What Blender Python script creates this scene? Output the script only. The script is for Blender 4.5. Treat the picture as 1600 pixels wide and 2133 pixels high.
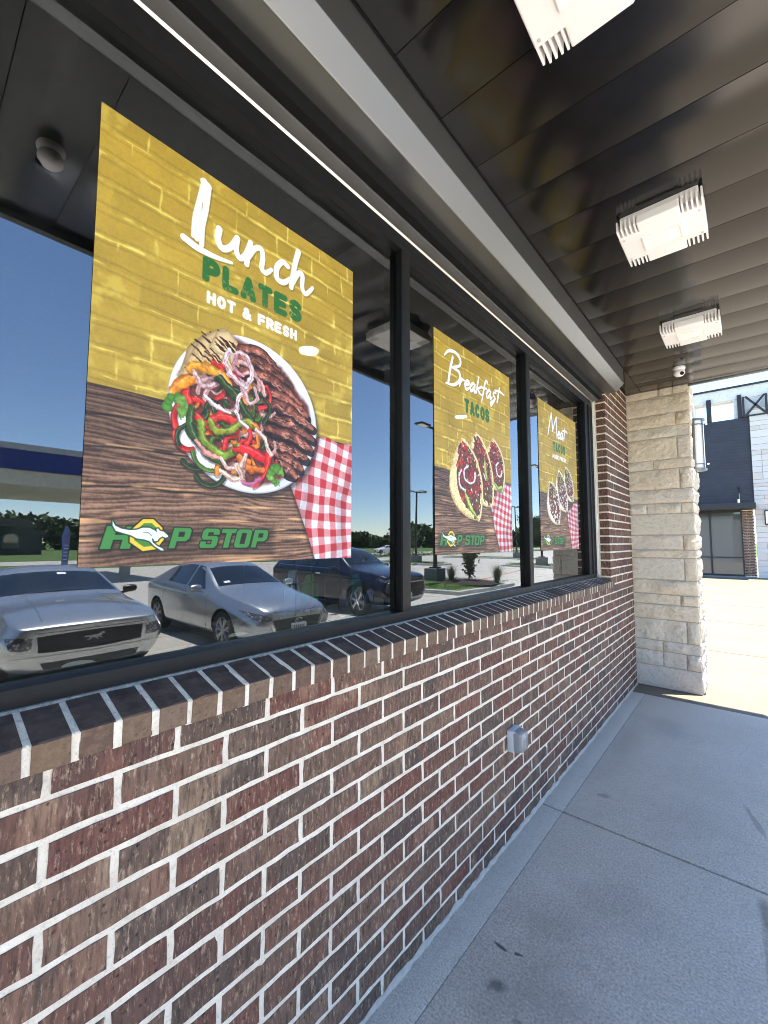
import bpy, bmesh, math, random
import numpy as np
from mathutils import Vector, Matrix
from mathutils.bvhtree import BVHTree

for o in list(bpy.data.objects):
    bpy.data.objects.remove(o)
SC = bpy.context.scene
COL = SC.collection
RAD = math.radians
random.seed(7)

# ------------------------------------------------------------------ camera
YAW, PITCH, ROLL = 0.713433, 0.0706986, 0.00105456
CAM = Vector((1.0773, 0.0, 1.6363))
fw = Vector((-math.sin(YAW) * math.cos(PITCH), math.cos(YAW) * math.cos(PITCH), math.sin(PITCH)))
rt = Vector((math.cos(YAW), math.sin(YAW), 0))
up = rt.cross(fw)
rt2 = rt * math.cos(ROLL) + up * math.sin(ROLL)
up2 = up * math.cos(ROLL) - rt * math.sin(ROLL)
cd = bpy.data.cameras.new('camera')
cam = bpy.data.objects.new('camera', cd)
COL.objects.link(cam)
m = Matrix((rt2, up2, -fw)).transposed().to_4x4()
m.translation = CAM
cam.matrix_world = m
cd.sensor_fit = 'HORIZONTAL'
cd.sensor_width = 36
cd.lens = 882.36 / 1600 * 36
cd.clip_start = 0.02
cd.clip_end = 3000
SC.camera = cam

# ------------------------------------------------------------------ light
SUN = Vector((0.125, 0.083, 1.0)).normalized()
EL = math.asin(SUN.z)
w = bpy.data.worlds.new('World')
SC.world = w
w.use_nodes = True
wn = w.node_tree
bg = wn.nodes['Background']
sky = wn.nodes.new('ShaderNodeTexSky')
sky.sky_type = 'NISHITA'
sky.sun_disc = False
sky.sun_elevation = EL
sky.sun_rotation = math.atan2(SUN.x, SUN.y)
sky.air_density = 0.9
sky.dust_density = 0.0
sky.ozone_density = 4.0
wn.links.new(sky.outputs[0], bg.inputs[0])
bg.inputs[1].default_value = 0.115
sl = bpy.data.lights.new('sun', 'SUN')
sl.energy = 4.3
sl.angle = RAD(0.53)
sl.color = (1.0, 0.95, 0.88)
so = bpy.data.objects.new('sun', sl)
COL.objects.link(so)
so.rotation_euler = SUN.to_track_quat('Z', 'Y').to_euler()
SC.view_settings.view_transform = 'Standard'
SC.view_settings.look = 'None'
SC.view_settings.gamma = 1
SC.view_settings.use_curve_mapping = False
SC.view_settings.exposure = 2.35
SC.cycles.max_bounces = 10
SC.cycles.diffuse_bounces = 5
SC.cycles.glossy_bounces = 6
SC.cycles.transparent_max_bounces = 12
SC.cycles.caustics_reflective = False
SC.cycles.caustics_refractive = False
SC.cycles.use_denoising = True
SC.cycles.pixel_filter_type = 'BLACKMAN_HARRIS'
SC.cycles.filter_width = 1.0

# ------------------------------------------------------------------ materials
MATS = {}


class NT:
    """small wrapper to write node trees tersely"""

    def __init__(s, name):
        s.m = bpy.data.materials.new(name)
        s.m.use_nodes = True
        s.t = s.m.node_tree
        s.p = s.t.nodes['Principled BSDF']
        s.out = s.t.nodes['Material Output']
        MATS[name] = s.m

    def n(s, typ, ins=None, **kw):
        x = s.t.nodes.new('ShaderNode' + typ)
        for k, v in kw.items():
            setattr(x, k, v)
        for k, v in (ins or {}).items():
            s.set(x.inputs[k], v)
        return x

    def set(s, sock, v):
        if isinstance(v, bpy.types.NodeSocket):
            s.t.links.new(v, sock)
        elif hasattr(v, 'outputs'):
            s.t.links.new(v.outputs[0], sock)
        else:
            if sock.type == 'RGBA' and len(v) == 3:
                v = (*v, 1)
            sock.default_value = v

    def P(s, **kw):
        names = dict(col='Base Color', rough='Roughness', metal='Metallic', spec='Specular IOR Level', norm='Normal',
                     coat='Coat Weight', coatr='Coat Roughness', emit='Emission Color', es='Emission Strength',
                     trans='Transmission Weight', alpha='Alpha', sheen='Sheen Weight', ior='IOR')
        for k, v in kw.items():
            s.set(s.p.inputs[names[k]], v)

    def pos(s, scale=(1, 1, 1)):
        g = s.n('NewGeometry')
        mp = s.n('Mapping', {'Vector': g.outputs['Position'], 'Scale': scale})
        return mp.outputs[0]

    def noise(s, vec, scale, detail=4, rough=.55, out=0):
        x = s.n('TexNoise', {'Vector': vec, 'Scale': scale, 'Detail': detail, 'Roughness': rough})
        return x.outputs[out]

    def ramp(s, fac, stops, interp='LINEAR'):
        r = s.n('ValToRGB', {0: fac})
        r.color_ramp.interpolation = interp
        e = r.color_ramp.elements
        while len(e) < len(stops):
            e.new(.5)
        for el, (p, c) in zip(e, stops):
            el.position = p
            if not isinstance(c, tuple):
                c = (c, c, c)
            el.color = (*c, 1)
        return r.outputs[0]

    def mix(s, fac, a, b, mode='MIX'):
        x = s.n('Mix', data_type='RGBA', blend_type=mode)
        s.set(x.inputs[0], fac)
        s.set(x.inputs[6], a)
        s.set(x.inputs[7], b)
        return x.outputs[2]

    def math(s, op, a, b=0., c=0., clamp=False):
        x = s.n('Math', operation=op, use_clamp=clamp)
        s.set(x.inputs[0], a)
        s.set(x.inputs[1], b)
        s.set(x.inputs[2], c)
        return x.outputs[0]

    def bump(s, h, strength=.3, dist=.01):
        return s.n('Bump', {'Height': h, 'Strength': strength, 'Distance': dist}).outputs[0]


def simple(name, col, rough=.5, metal=0., var=.12, scale=8., bump=.05, **kw):
    """painted / cast surfaces: a colour with slight mottling, roughness variation and fine relief"""
    t = NT(name)
    v = t.pos()
    nz = t.noise(v, scale, 5)
    a = tuple(c * (1 - var) for c in col)
    b = tuple(min(1, c * (1 + var)) for c in col)
    t.P(col=t.ramp(nz, [(.3, a), (.7, b)]), metal=metal, **kw)
    r2 = t.noise(v, scale * 3.1, 3)
    t.P(rough=t.ramp(r2, [(.3, max(0, rough - .06)), (.7, min(1, rough + .06))]))
    if bump:
        t.P(norm=t.bump(t.noise(v, scale * 22, 3), bump, .003))
    return t.m


# brick -------------------------------------------------------------
def brick_material(name, dark=1.0):
    t = NT(name)
    oi = t.n('ObjectInfo')
    at = t.n('Attribute', attribute_name='rnd')
    r = t.math('FRACT', t.math('ADD', oi.outputs['Random'], at.outputs['Fac']))
    r2 = t.math('FRACT', t.math('MULTIPLY', r, 7.31))
    v = t.pos()
    base = t.ramp(r, [(0, (.075, .058, .050)), (.16, (.100, .068, .054)), (.30, (.122, .052, .042)), (.45, (.132, .088, .067)),
                      (.58, (.112, .056, .046)), (.70, (.150, .102, .076)), (.82, (.102, .049, .042)), (.92, (.066, .054, .050)), (1, (.140, .090, .068))])
    off = t.n('CombineXYZ', {0: r2, 1: t.math('MULTIPLY', r, 31.), 2: t.math('MULTIPLY', r2, 17.)})
    vv = t.n('VectorMath', {0: v, 1: off.outputs[0]}, operation='ADD').outputs[0]
    # smears of a second clay colour across part of the brick
    lo = t.noise(t.n('Mapping', {'Vector': vv, 'Scale': (1, 1, .55)}).outputs[0], 9.5, 3, .5)
    sm = t.ramp(lo, [(.50, 0.), (.60, 1.)])
    second = t.ramp(r2, [(0, (.30, .22, .15)), (.3, (.165, .058, .047)), (.55, (.070, .057, .054)), (.8, (.25, .165, .115)), (1, (.058, .048, .046))])
    c = t.mix(t.math('MULTIPLY', sm, .55), base, second)
    # wire-cut vertical drag texture
    st = t.noise(t.n('Mapping', {'Vector': vv, 'Scale': (60, 105, 17)}).outputs[0], 1.0, 5, .7)
    c = t.mix(t.ramp(st, [(.32, .85), (.56, 0.)]), c, (.034, .025, .022))
    fl = t.noise(t.n('Mapping', {'Vector': vv, 'Scale': (60, 85, 24)}).outputs[0], 1.2, 4, .75)
    c = t.mix(t.ramp(fl, [(.54, 0.), (.70, .72)]), c, (.38, .275, .205))
    # pits and lime specks
    pit = t.n('TexVoronoi', {'Vector': v, 'Scale': 60.}).outputs['Distance']
    pm = t.math('MULTIPLY', t.ramp(pit, [(.14, .7), (.26, 0.)]), t.ramp(t.noise(v, 17, 2), [(.50, 0.), (.60, 1.)]))
    c = t.mix(1.0, c, (1.24, 1.16, 1.06), 'MULTIPLY')
    c = t.mix(pm, c, (.012, .010, .010))
    sp = t.n('TexVoronoi', {'Vector': v, 'Scale': 33.}).outputs['Distance']
    wm = t.math('MULTIPLY', t.ramp(sp, [(.045, 1.), (.075, 0.)]), t.ramp(t.noise(v, 5, 2), [(.55, 0.), (.63, .9)]))
    c = t.mix(wm, c, (.62, .58, .53))
    if dark != 1.0:
        c = t.mix(1.0, c, (dark, dark, dark), 'MULTIPLY')
    h = t.math('SUBTRACT', t.math('ADD', st, t.math('MULTIPLY', fl, .6)), t.math('MULTIPLY', pm, 1.2))
    t.P(col=c, rough=.88, spec=.25, norm=t.bump(h, .75, .0035))
    return t.m


brick_material('brick_clay')
# smoother, plainer face of the sill bricks
t = NT('sill_clay')
oi = t.n('ObjectInfo'); at = t.n('Attribute', attribute_name='rnd')
r = t.math('FRACT', t.math('ADD', oi.outputs['Random'], at.outputs['Fac']))
v = t.pos()
geo = t.n('NewGeometry')
nz = t.n('SeparateXYZ', {0: geo.outputs['Normal']}).outputs['Z']
topm = t.ramp(nz, [(.35, 0.), (.7, 1.)])
face = t.ramp(r, [(0, (.155, .098, .060)), (.4, (.125, .078, .050)), (.7, (.105, .060, .044)), (1, (.165, .110, .075))])
face = t.mix(t.ramp(t.noise(v, 55, 5, .7), [(.45, 0.), (.75, .5)]), face, (.27, .19, .12))
face = t.mix(t.ramp(t.noise(v, 80, 4, .7), [(.30, .7), (.45, 0.)]), face, (.05, .035, .025))
topc = t.ramp(t.noise(v, 30, 5, .65), [(.3, (.038, .027, .025)), (.55, (.078, .053, .044)), (.8, (.135, .092, .072))])  # upward faces coloured darker than the fronts, painting in the canopy's shade
t.P(col=t.mix(topm, face, topc), rough=.8, spec=.3, norm=t.bump(t.noise(v, 130, 5, .7), .5, .003))

t = NT('mortar')
v = t.pos()
n1 = t.noise(v, 210, 5, .7); n2 = t.noise(v, 14, 4)
c = t.ramp(n2, [(.25, (.66, .57, .45)), (.6, (.82, .73, .60)), (.85, (.85, .78, .66))])
c = t.mix(t.ramp(t.noise(v, 3.2, 5, .65), [(.50, 0.), (.72, .35)]), c, (.50, .42, .33))
c = t.mix(t.ramp(t.noise(v, 95, 4, .7), [(.32, .5), (.46, 0.)]), c, (.40, .34, .29))
t.P(col=c, rough=.95, spec=.2, norm=t.bump(t.math('ADD', n1, t.math('MULTIPLY', t.noise(v, 60, 4), 1.3)), .9, .004))

t = NT('stone_mortar')
v = t.pos()
t.P(col=t.ramp(t.noise(v, 60, 5), [(.3, (.42, .365, .30)), (.7, (.50, .44, .37))]), rough=.95, norm=t.bump(t.noise(v, 220, 4), .6, .002))

t = NT('limestone')
oi = t.n('ObjectInfo'); v = t.pos()
r = oi.outputs['Random']
zc = t.n('SeparateXYZ', {0: oi.outputs['Location']}).outputs['Z']
base = t.ramp(r, [(0, (.66, .555, .41)), (.25, (.70, .615, .49)), (.5, (.64, .575, .465)), (.75, (.70, .59, .44)), (1, (.65, .585, .495))])
grey = t.ramp(r, [(0, (.61, .545, .48)), (.5, (.64, .58, .515)), (1, (.60, .53, .45))])
c = t.mix(t.ramp(zc, [(.25, 1.), (.6, 0.)]), base, grey)
c = t.mix(t.ramp(t.noise(v, 7, 6, .6), [(.54, 0.), (.74, .4)]), c, (.58, .42, .25))
c = t.mix(t.ramp(t.noise(v, 26, 6, .7), [(.30, .45), (.5, 0.)]), c, (.33, .285, .235))
c = t.mix(t.ramp(t.n('TexVoronoi', {'Vector': v, 'Scale': 21.}).outputs['Distance'], [(.03, .8), (.055, 0.)]), c, (.16, .13, .10))
t.P(col=c, rough=.9, spec=.2, norm=t.bump(t.math('ADD', t.noise(v, 34, 7, .62), t.math('MULTIPLY', t.noise(v, 130, 4), .35)), .95, .016))


def concrete(name, lo, hi, stains=False, bumpk=.35, fine=105):
    t = NT(name)
    v = t.pos()
    big = t.noise(v, 1.3, 6, .6)
    mid = t.noise(v, 9, 6, .65)
    c = t.ramp(t.math('ADD', t.math('MULTIPLY', big, .6), t.math('MULTIPLY', mid, .4)), [(.34, lo), (.66, hi)])
    gr = t.noise(v, fine, 3, .7)
    c = t.mix(t.ramp(gr, [(.36, .6), (.50, 0.)]), c, tuple(x * .5 for x in lo))
    c = t.mix(t.ramp(gr, [(.53, 0.), (.66, .6)]), c, tuple(min(1, x * 1.3) for x in hi))
    c = t.mix(t.ramp(t.noise(v, 28, 5, .7), [(.36, .3), (.5, 0.)]), c, tuple(x * .7 for x in lo))
    if stains:
        xy = t.n('SeparateXYZ', {0: v})
        def spot(x, y, rx, ry, amt, ang=0., seed=0., soft=.55):
            dx = t.math('SUBTRACT', xy.outputs[0], x); dy = t.math('SUBTRACT', xy.outputs[1], y)
            ca, sa = math.cos(ang), math.sin(ang)
            a = t.math('DIVIDE', t.math('ADD', t.math('MULTIPLY', dx, ca), t.math('MULTIPLY', dy, sa)), rx)
            b = t.math('DIVIDE', t.math('SUBTRACT', t.math('MULTIPLY', dy, ca), t.math('MULTIPLY', dx, sa)), ry)
            d = t.math('SQRT', t.math('ADD', t.math('MULTIPLY', a, a), t.math('MULTIPLY', b, b)))
            d = t.math('ADD', d, t.math('MULTIPLY', t.math('SUBTRACT', t.noise(v, 1.6 / max(rx, ry), 5, .65), .5), 1.5))
            return t.ramp(d, [(1 - soft, amt), (1.0, 0.)])
        for (x, y, rx, ry, amt, ang, soft, colr) in STAINS:
            c = t.mix(spot(x, y, rx, ry, amt * (.62 if rx > .06 else .9), ang, 0, soft), c, colr)
    h = t.math('ADD', gr, t.math('MULTIPLY', mid, .6))
    t.P(col=c, rough=t.ramp(mid, [(.3, .62), (.7, .85)]), spec=.35, norm=t.bump(h, bumpk, .003))
    return t.m


DK = (.055, .055, .058)
BR = (.17, .145, .125)
STAINS = [(.40, 1.62, .30, .22, .55, .3, .8, BR), (.62, 1.42, .20, .12, .5, .8, .7, (.16, .13, .11)), (.37, 1.93, .24, .18, .45, 0, .8, BR),
          (.235, 1.70, .035, .009, .95, -.1, .4, (.03, .028, .028)), (.30, 1.715, .02, .008, .9, .4, .4, (.03, .028, .028)),
          (.29, 1.55, .045, .03, .7, .6, .6, DK), (.62, 1.44, .022, .013, .95, .3, .35, (.03, .03, .034)), (.40, 1.48, .02, .02, .55, 0, .6, DK),
          (.50, 2.2, .26, .22, .35, .5, .8, BR), (.22, 4.0, .14, .9, .35, 0, .8, (.2, .17, .145)), (.7, 3.2, .35, .3, .25, 0, .8, BR),
          (1.06, 2.55, .035, .16, .75, .12, .5, (.16, .125, .10)), (1.07, 2.15, .02, .35, .65, .08, .5, (.17, .135, .11)), (1.02, 3.4, .02, .2, .5, .3, .5, (.17, .135, .11)),
          (.44, 4.55, .25, .4, .45, .4, .8, (.17, .15, .135)), (.75, 1.2, .1, .08, .35, .2, .7, BR), (.28, 3.1, .05, .03, .4, .2, .6, DK)]
concrete('walk_concrete', (.47, .405, .32), (.60, .525, .425), stains=True)
concrete('walk_border', (.48, .415, .33), (.58, .51, .415), bumpk=.12, fine=150)
concrete('lot_concrete', (.40, .375, .33), (.50, .475, .425), bumpk=.2)
concrete('plaza_concrete', (.150, .122, .084), (.205, .170, .120), bumpk=.3)
concrete('kerb_concrete', (.42, .41, .385), (.52, .51, .48), bumpk=.2)
concrete('base_concrete', (.17, .17, .155), (.25, .25, .23), bumpk=.3)
simple('joint_dark', (.06, .055, .05), .9)
simple('red_paint', (.42, .08, .06), .7)

# metals and paints
t = NT('soffit_metal')
v = t.pos()
sm = t.noise(t.pos((1.6, 1.6, 1)), 1.0, 5, .6)
t.P(col=(.0045, .004, .004), rough=t.ramp(sm, [(.3, .14), (.7, .22)]), spec=.58, norm=t.bump(t.noise(v, 900, 2), .03, .001))
simple('frame_black', (.008, .008, .009), .42, 0., .15, 5, .02, spec=.3)
simple('frame_bronze', (.012, .0112, .0105), .48, 0., .15, 5, .02, spec=.24)
simple('gasket_black', (.004, .004, .0045), .6, spec=.2)
t = NT('housing_paint')
t.P(col=(.19, .194, .196), rough=.32, metal=.85, norm=t.bump(t.noise(t.pos(), 1400, 2), .02, .001))
simple('white_sealant', (.80, .78, .72), .7)
t = NT('bright_trim')
t.P(col=(.74, .70, .62), metal=.9, rough=.28)
simple('lintel_grey', (.10, .10, .10), .5)
simple('lamp_white', (.86, .83, .83), .35, 0, .03)
simple('fascia_dark', (.03, .03, .032), .45)
simple('plastic_grey', (.50, .52, .55), .5, 0, .05)
simple('inner_light_grey', (.86, .88, .82), .7)
simple('interior_dark', (.022, .024, .027), .8)
simple('interior_floor', (.045, .045, .045), .6)
simple('paper_white', (.85, .87, .88), .5)
t = NT('lens_diffuser')
t.P(col=(.78, .76, .68), rough=.3, emit=(1, .97, .85), es=.05)
t = NT('clear_plastic')
t.P(col=(.74, .75, .76), rough=.15, trans=.7, ior=1.3, spec=.6)
t = NT('downlight_glow')
t.P(col=(.9, .9, .85), emit=(1, .98, .92), es=55.)
simple('rubber', (.02, .02, .02), .8)
simple('rim_alloy', (.42, .42, .44), .3, .85, .08, 30)
simple('rim_dark', (.13, .13, .14), .35, .8, .08, 30)
t = NT('car_glass')
t.P(col=(.010, .014, .018), rough=.04, spec=.8, coat=.6, coatr=.02)
t = NT('headlight_glass')
v = t.pos()
t.P(col=t.ramp(t.n('TexVoronoi', {'Vector': v, 'Scale': 22.}).outputs['Distance'], [(.1, (.55, .56, .56)), (.4, (.10, .10, .10)), (.8, (.04, .04, .045))]), rough=.12, spec=.7, coat=1., coatr=.03)
simple('grille_black', (.010, .010, .012), .4, 0, .2, 30)
simple('chrome', (.70, .70, .70), .15, 1., .04, 10, 0)


def paint(name, col, metal=.75, rough=.32):
    t = NT(name)
    v = t.pos()
    fl = t.noise(v, 900, 2)
    t.P(col=t.ramp(fl, [(.3, tuple(c * .85 for c in col)), (.7, tuple(min(1, c * 1.1) for c in col))]), metal=metal, rough=rough, coat=.9, coatr=.06)


paint('paint_silver', (.56, .57, .57), .82, .27)
paint('paint_bluegrey', (.45, .48, .52), .78, .28)
paint('paint_navy', (.006, .009, .026), .3, .3)
paint('paint_white', (.72, .72, .72), .0, .35)

# window glass: tinted pane, mirror-like coating
t = NT('tinted_glass')
fr = t.n('Fresnel', {'IOR': 1.52})
fac = t.math('ADD', t.math('MULTIPLY', fr, .88), .115, clamp=True)
v = t.pos()
wob = t.bump(t.noise(t.pos((1, 1, .8)), 1.6, 1, .3), 1.0, .0016)
gl = t.n('BsdfGlossy', {'Color': (.93, .97, 1.0), 'Roughness': 0.0, 'Normal': wob})

tr = t.n('BsdfTransparent', {'Color': (.62, .70, .66)})
mx = t.n('MixShader', {0: fac, 1: tr.outputs[0], 2: gl.outputs[0]})
# faint dust film, heavier towards the bottom of the pane, with wiped streaks
df = t.n('BsdfDiffuse', {'Color': (.6, .58, .54)})
dm = t.math('MULTIPLY', t.ramp(t.noise(t.pos((1, 3, 1.2)), 3.5, 5, .65), [(.45, .002), (.75, .016)]), 1.0)
m2 = t.n('MixShader', {0: dm, 1: mx.outputs[0], 2: df.outputs[0]})
t.t.links.new(m2.outputs[0], t.out.inputs[0])
t = NT('glass_edge')
tr = t.n('BsdfTransparent', {'Color': (.93, .97, .95)})
t.t.links.new(tr.outputs[0], t.out.inputs[0])
t = NT('far_glass')
t.P(col=(.07, .085, .08), rough=.03, spec=1.0, coat=1., coatr=.02)

# vegetation, far things
t = NT('grass')
v = t.pos()
t.P(col=t.ramp(t.noise(v, 1.7, 7, .7), [(.3, (.035, .075, .012)), (.55, (.07, .13, .02)), (.8, (.12, .15, .04))]), rough=.9, norm=t.bump(t.noise(v, 40, 5), .8, .03))
simple('blade_green', (.075, .16, .025), .7, 0, .4, 3)
simple('mulch', (.035, .024, .018), .95, 0, .5, 30, .6)
simple('leaf_green', (.085, .135, .04), .6, 0, .5, 7)
simple('leaf_olive', (.14, .145, .07), .7, 0, .4, 9)
t = NT('leaf_far')
v = t.pos()
t.P(col=t.ramp(t.noise(v, .35, 6, .7), [(.3, (.020, .040, .014)), (.55, (.048, .080, .024)), (.8, (.085, .12, .036))]), rough=.9)
simple('bark', (.10, .075, .055), .9, 0, .3, 20, .5)
simple('pole_black', (.012, .012, .013), .45)
simple('canopy_grey', (.36, .37, .37), .5)
simple('canopy_blue', (.008, .025, .16), .45)
simple('canopy_cream', (.50, .48, .38), .6)
simple('house_dark', (.060, .062, .060), .8)
simple('house_trim', (.15, .15, .145), .8)
simple('roof_grey', (.09, .088, .085), .85)
simple('siding_dark', (.0145, .0165, .026), .5, 0, .25, 2)
t = NT('white_stone')
oi = t.n('ObjectInfo'); at = t.n('Attribute', attribute_name='rnd'); v = t.pos()
r = t.math('FRACT', t.math('ADD', oi.outputs['Random'], at.outputs['Fac']))
t.P(col=t.ramp(r, [(0, (.54, .52, .49)), (.5, (.60, .585, .56)), (.8, (.53, .47, .40)), (1, (.62, .60, .575))]), rough=.9, norm=t.bump(t.noise(v, 14, 6), .4, .02))
simple('white_render', (.66, .655, .64), .75)
simple('black_steel', (.012, .012, .014), .5)
simple('flag_blue', (.10, .16, .36), .7)
simple('flag_white', (.62, .64, .70), .7)
simple('flag_red', (.4, .07, .07), .7)
for nm, c in dict(bag_green=(.05, .30, .05), bag_teal=(.02, .22, .20), bag_red=(.36, .05, .02), bag_pale=(.42, .38, .40), bag_blue=(.07, .15, .40),
                  bag_cream=(.46, .40, .30), bag_rose=(.30, .16, .19), bag_grey=(.30, .34, .40)).items():
    simple(nm, c, .45, 0, .2, 14, .1)
simple('wire_black', (.01, .01, .011), .5)
simple('plate_white', (.62, .64, .66), .5)
simple('ink_dark', (.03, .03, .035), .6)


# ------------------------------------------------------------------ helpers
def tag(o, label=None, cat=None, group=None, kind=None):
    if label:
        o['label'] = label
    if cat:
        o['category'] = cat
    if group:
        o['group'] = group
    if kind:
        o['kind'] = kind
    return o


def thing(name, label, cat, loc=(0, 0, 0), group=None, rotz=0.):
    o = bpy.data.objects.new(name, None)
    COL.objects.link(o)
    o.location = loc
    o.rotation_euler = (0, 0, rotz)
    o.empty_display_size = .1
    return tag(o, label, cat, group, 'thing')


class MB:
    """collects shapes; build() links them as one mesh object"""

    def __init__(s):
        s.v, s.f, s.mi, s.rnd, s.mats = [], [], [], [], []

    def mat(s, name):
        if name not in s.mats:
            s.mats.append(name)
        return s.mats.index(name)

    def add(s, vs, fs, mat=None, rnd=0.):
        b = len(s.v)
        s.v += [tuple(p) for p in vs]
        k = s.mat(mat) if mat else 0
        for f in fs:
            s.f.append(tuple(i + b for i in f))
            s.mi.append(k)
            s.rnd.append(rnd)
        return s

    def box(s, lo, hi, mat=None, rnd=0., bev=0.):
        (x0, y0, z0), (x1, y1, z1) = lo, hi
        if bev <= 0:
            vs = [(x0, y0, z0), (x1, y0, z0), (x1, y1, z0), (x0, y1, z0), (x0, y0, z1), (x1, y0, z1), (x1, y1, z1), (x0, y1, z1)]
            return s.add(vs, [(0, 3, 2, 1), (4, 5, 6, 7), (0, 1, 5, 4), (1, 2, 6, 5), (2, 3, 7, 6), (3, 0, 4, 7)], mat, rnd)
        bm = bmesh.new()
        bmesh.ops.create_cube(bm, size=1)
        for vv in bm.verts:
            vv.co = Vector(((x0 + x1) / 2 + vv.co.x * (x1 - x0), (y0 + y1) / 2 + vv.co.y * (y1 - y0), (z0 + z1) / 2 + vv.co.z * (z1 - z0)))
        bmesh.ops.bevel(bm, geom=bm.edges[:], offset=bev, segments=2, affect='EDGES', profile=.7)
        bm.verts.index_update()
        s.add([vv.co for vv in bm.verts], [[vv.index for vv in f.verts] for f in bm.faces], mat, rnd)
        bm.free()
        return s

    def tube(s, pts, r, n=8, mat=None, cap=True):
        pts = [Vector(p) for p in pts]
        rr = r if isinstance(r, (list, tuple)) else [r] * len(pts)
        vs, fs = [], []
        for i, p in enumerate(pts):
            d = (pts[min(i + 1, len(pts) - 1)] - pts[max(i - 1, 0)]).normalized()
            a = d.cross(Vector((0, 0, 1)) if abs(d.z) < .95 else Vector((1, 0, 0))).normalized()
            b = d.cross(a)
            for k in range(n):
                t = 2 * math.pi * k / n
                vs.append(p + (a * math.cos(t) + b * math.sin(t)) * rr[i])
        for i in range(len(pts) - 1):
            for k in range(n):
                fs.append((i * n + k, i * n + (k + 1) % n, (i + 1) * n + (k + 1) % n, (i + 1) * n + k))
        if cap:
            fs.append(tuple(range(n)))
            fs.append(tuple(range((len(pts) - 1) * n, len(pts) * n))[::-1])
        return s.add(vs, fs, mat)

    def prism(s, poly, axis, a, b, mat=None):
        """extrude a 2D polygon along axis (0 x, 1 y, 2 z) from a to b"""
        n = len(poly)

        def P(q, t):
            l = [q[0], q[1]]
            l.insert(axis, t)
            return tuple(l)
        vs = [P(q, a) for q in poly] + [P(q, b) for q in poly]
        fs = [tuple(range(n)), tuple(range(n, 2 * n))[::-1]] + [(i, (i + 1) % n, n + (i + 1) % n, n + i) for i in range(n)]
        return s.add(vs, fs, mat)

    def lathe(s, prof, c, axis=2, n=20, mat=None):
        """prof: (radius, height) list turned about an axis through c"""
        vs, fs = [], []
        for (r, h) in prof:
            for k in range(n):
                t = 2 * math.pi * k / n
                q = [r * math.cos(t), r * math.sin(t)]
                q.insert(axis, h)
                vs.append((c[0] + q[0], c[1] + q[1], c[2] + q[2]))
        for i in range(len(prof) - 1):
            for k in range(n):
                fs.append((i * n + k, i * n + (k + 1) % n, (i + 1) * n + (k + 1) % n, (i + 1) * n + k))
        fs.append(tuple(range(n)))
        fs.append(tuple(range((len(prof) - 1) * n, len(prof) * n))[::-1])
        return s.add(vs, fs, mat)

    def mesh(s, name, mat=None, smooth=False, fixn=True):
        me = bpy.data.meshes.new(name)
        me.from_pydata(s.v, [], s.f)
        for k in (s.mats or [mat]):
            me.materials.append(MATS[k])
        me.polygons.foreach_set('material_index', s.mi)
        if any(s.rnd):
            a = me.attributes.new('rnd', 'FLOAT', 'FACE')
            a.data.foreach_set('value', s.rnd)
        if fixn:
            bm = bmesh.new()
            bm.from_mesh(me)
            bmesh.ops.recalc_face_normals(bm, faces=bm.faces[:])
            bm.to_mesh(me)
            bm.free()
        if smooth:
            me.polygons.foreach_set('use_smooth', [True] * len(me.polygons))
            try:
                me.set_sharp_from_angle(angle=RAD(40))
            except Exception:
                pass
        me.update()
        return me

    def build(s, name, mat=None, parent=None, smooth=False, fixn=True):
        return link(name, s.mesh(name, mat, smooth, fixn), parent)


def link(name, me, parent=None, loc=None):
    o = bpy.data.objects.new(name, me)
    COL.objects.link(o)
    if parent:
        o.parent = parent
    if loc is not None:
        o.location = loc
    return o


def box(name, lo, hi, mat, parent=None, bev=0.):
    return MB().box(lo, hi, None, 0., bev).build(name, mat, parent, smooth=bev > 0)


def copy_tree(o, loc, label, rotz=None):
    c = o.copy()
    COL.objects.link(c)
    c.location = loc
    if rotz is not None:
        c.rotation_euler = (0, 0, rotz)
    c['label'] = label
    for ch in list(o.children):
        d = ch.copy()
        COL.objects.link(d)
        d.parent = c
        for g in list(ch.children):
            e = g.copy()
            COL.objects.link(e)
            e.parent = d
    return c


# ================================================================== GROUND
LOT = -0.28


def sheet(name, x0, y0, x1, y1, z, mat, th=.0, n=1):
    b = MB()
    b.box((x0, y0, z - max(th, .002)), (x1, y1, z), None)
    o = b.build(name, mat)
    return tag(o, kind='structure')


sheet('lawn', -700, -700, 900, 900, LOT - .03, 'grass', .05)
# car park slab, L-shaped around the store
sheet('car_park', 4.4, -60, 34, 140, LOT, 'lot_concrete', .02)
o = MB().add([(2.25, -60, -.15), (4.41, -60, LOT + .001), (4.41, 5.42, LOT + .001), (2.25, 5.42, -.15)], [(0, 1, 2, 3)]).build('car_park_apron', 'lot_concrete')
tag(o, kind='structure')
o = MB().add([(4.41, 5.421, LOT + .001), (14, 5.421, LOT + .001), (14, 9.5, LOT + .001), (4.41, 9.5, LOT + .001)], [(0, 1, 2, 3)]).build('parking_bay', 'lot_concrete')
tag(o, kind='structure')
sheet('street', 42, -200, 50, 300, LOT - .01, 'lot_concrete', .015)
box('kerb', (2.05, -60, LOT - .05), (2.246, 5.4, .002), 'kerb_concrete', None, .02)
tag(bpy.data.objects['kerb'], kind='structure')
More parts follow.
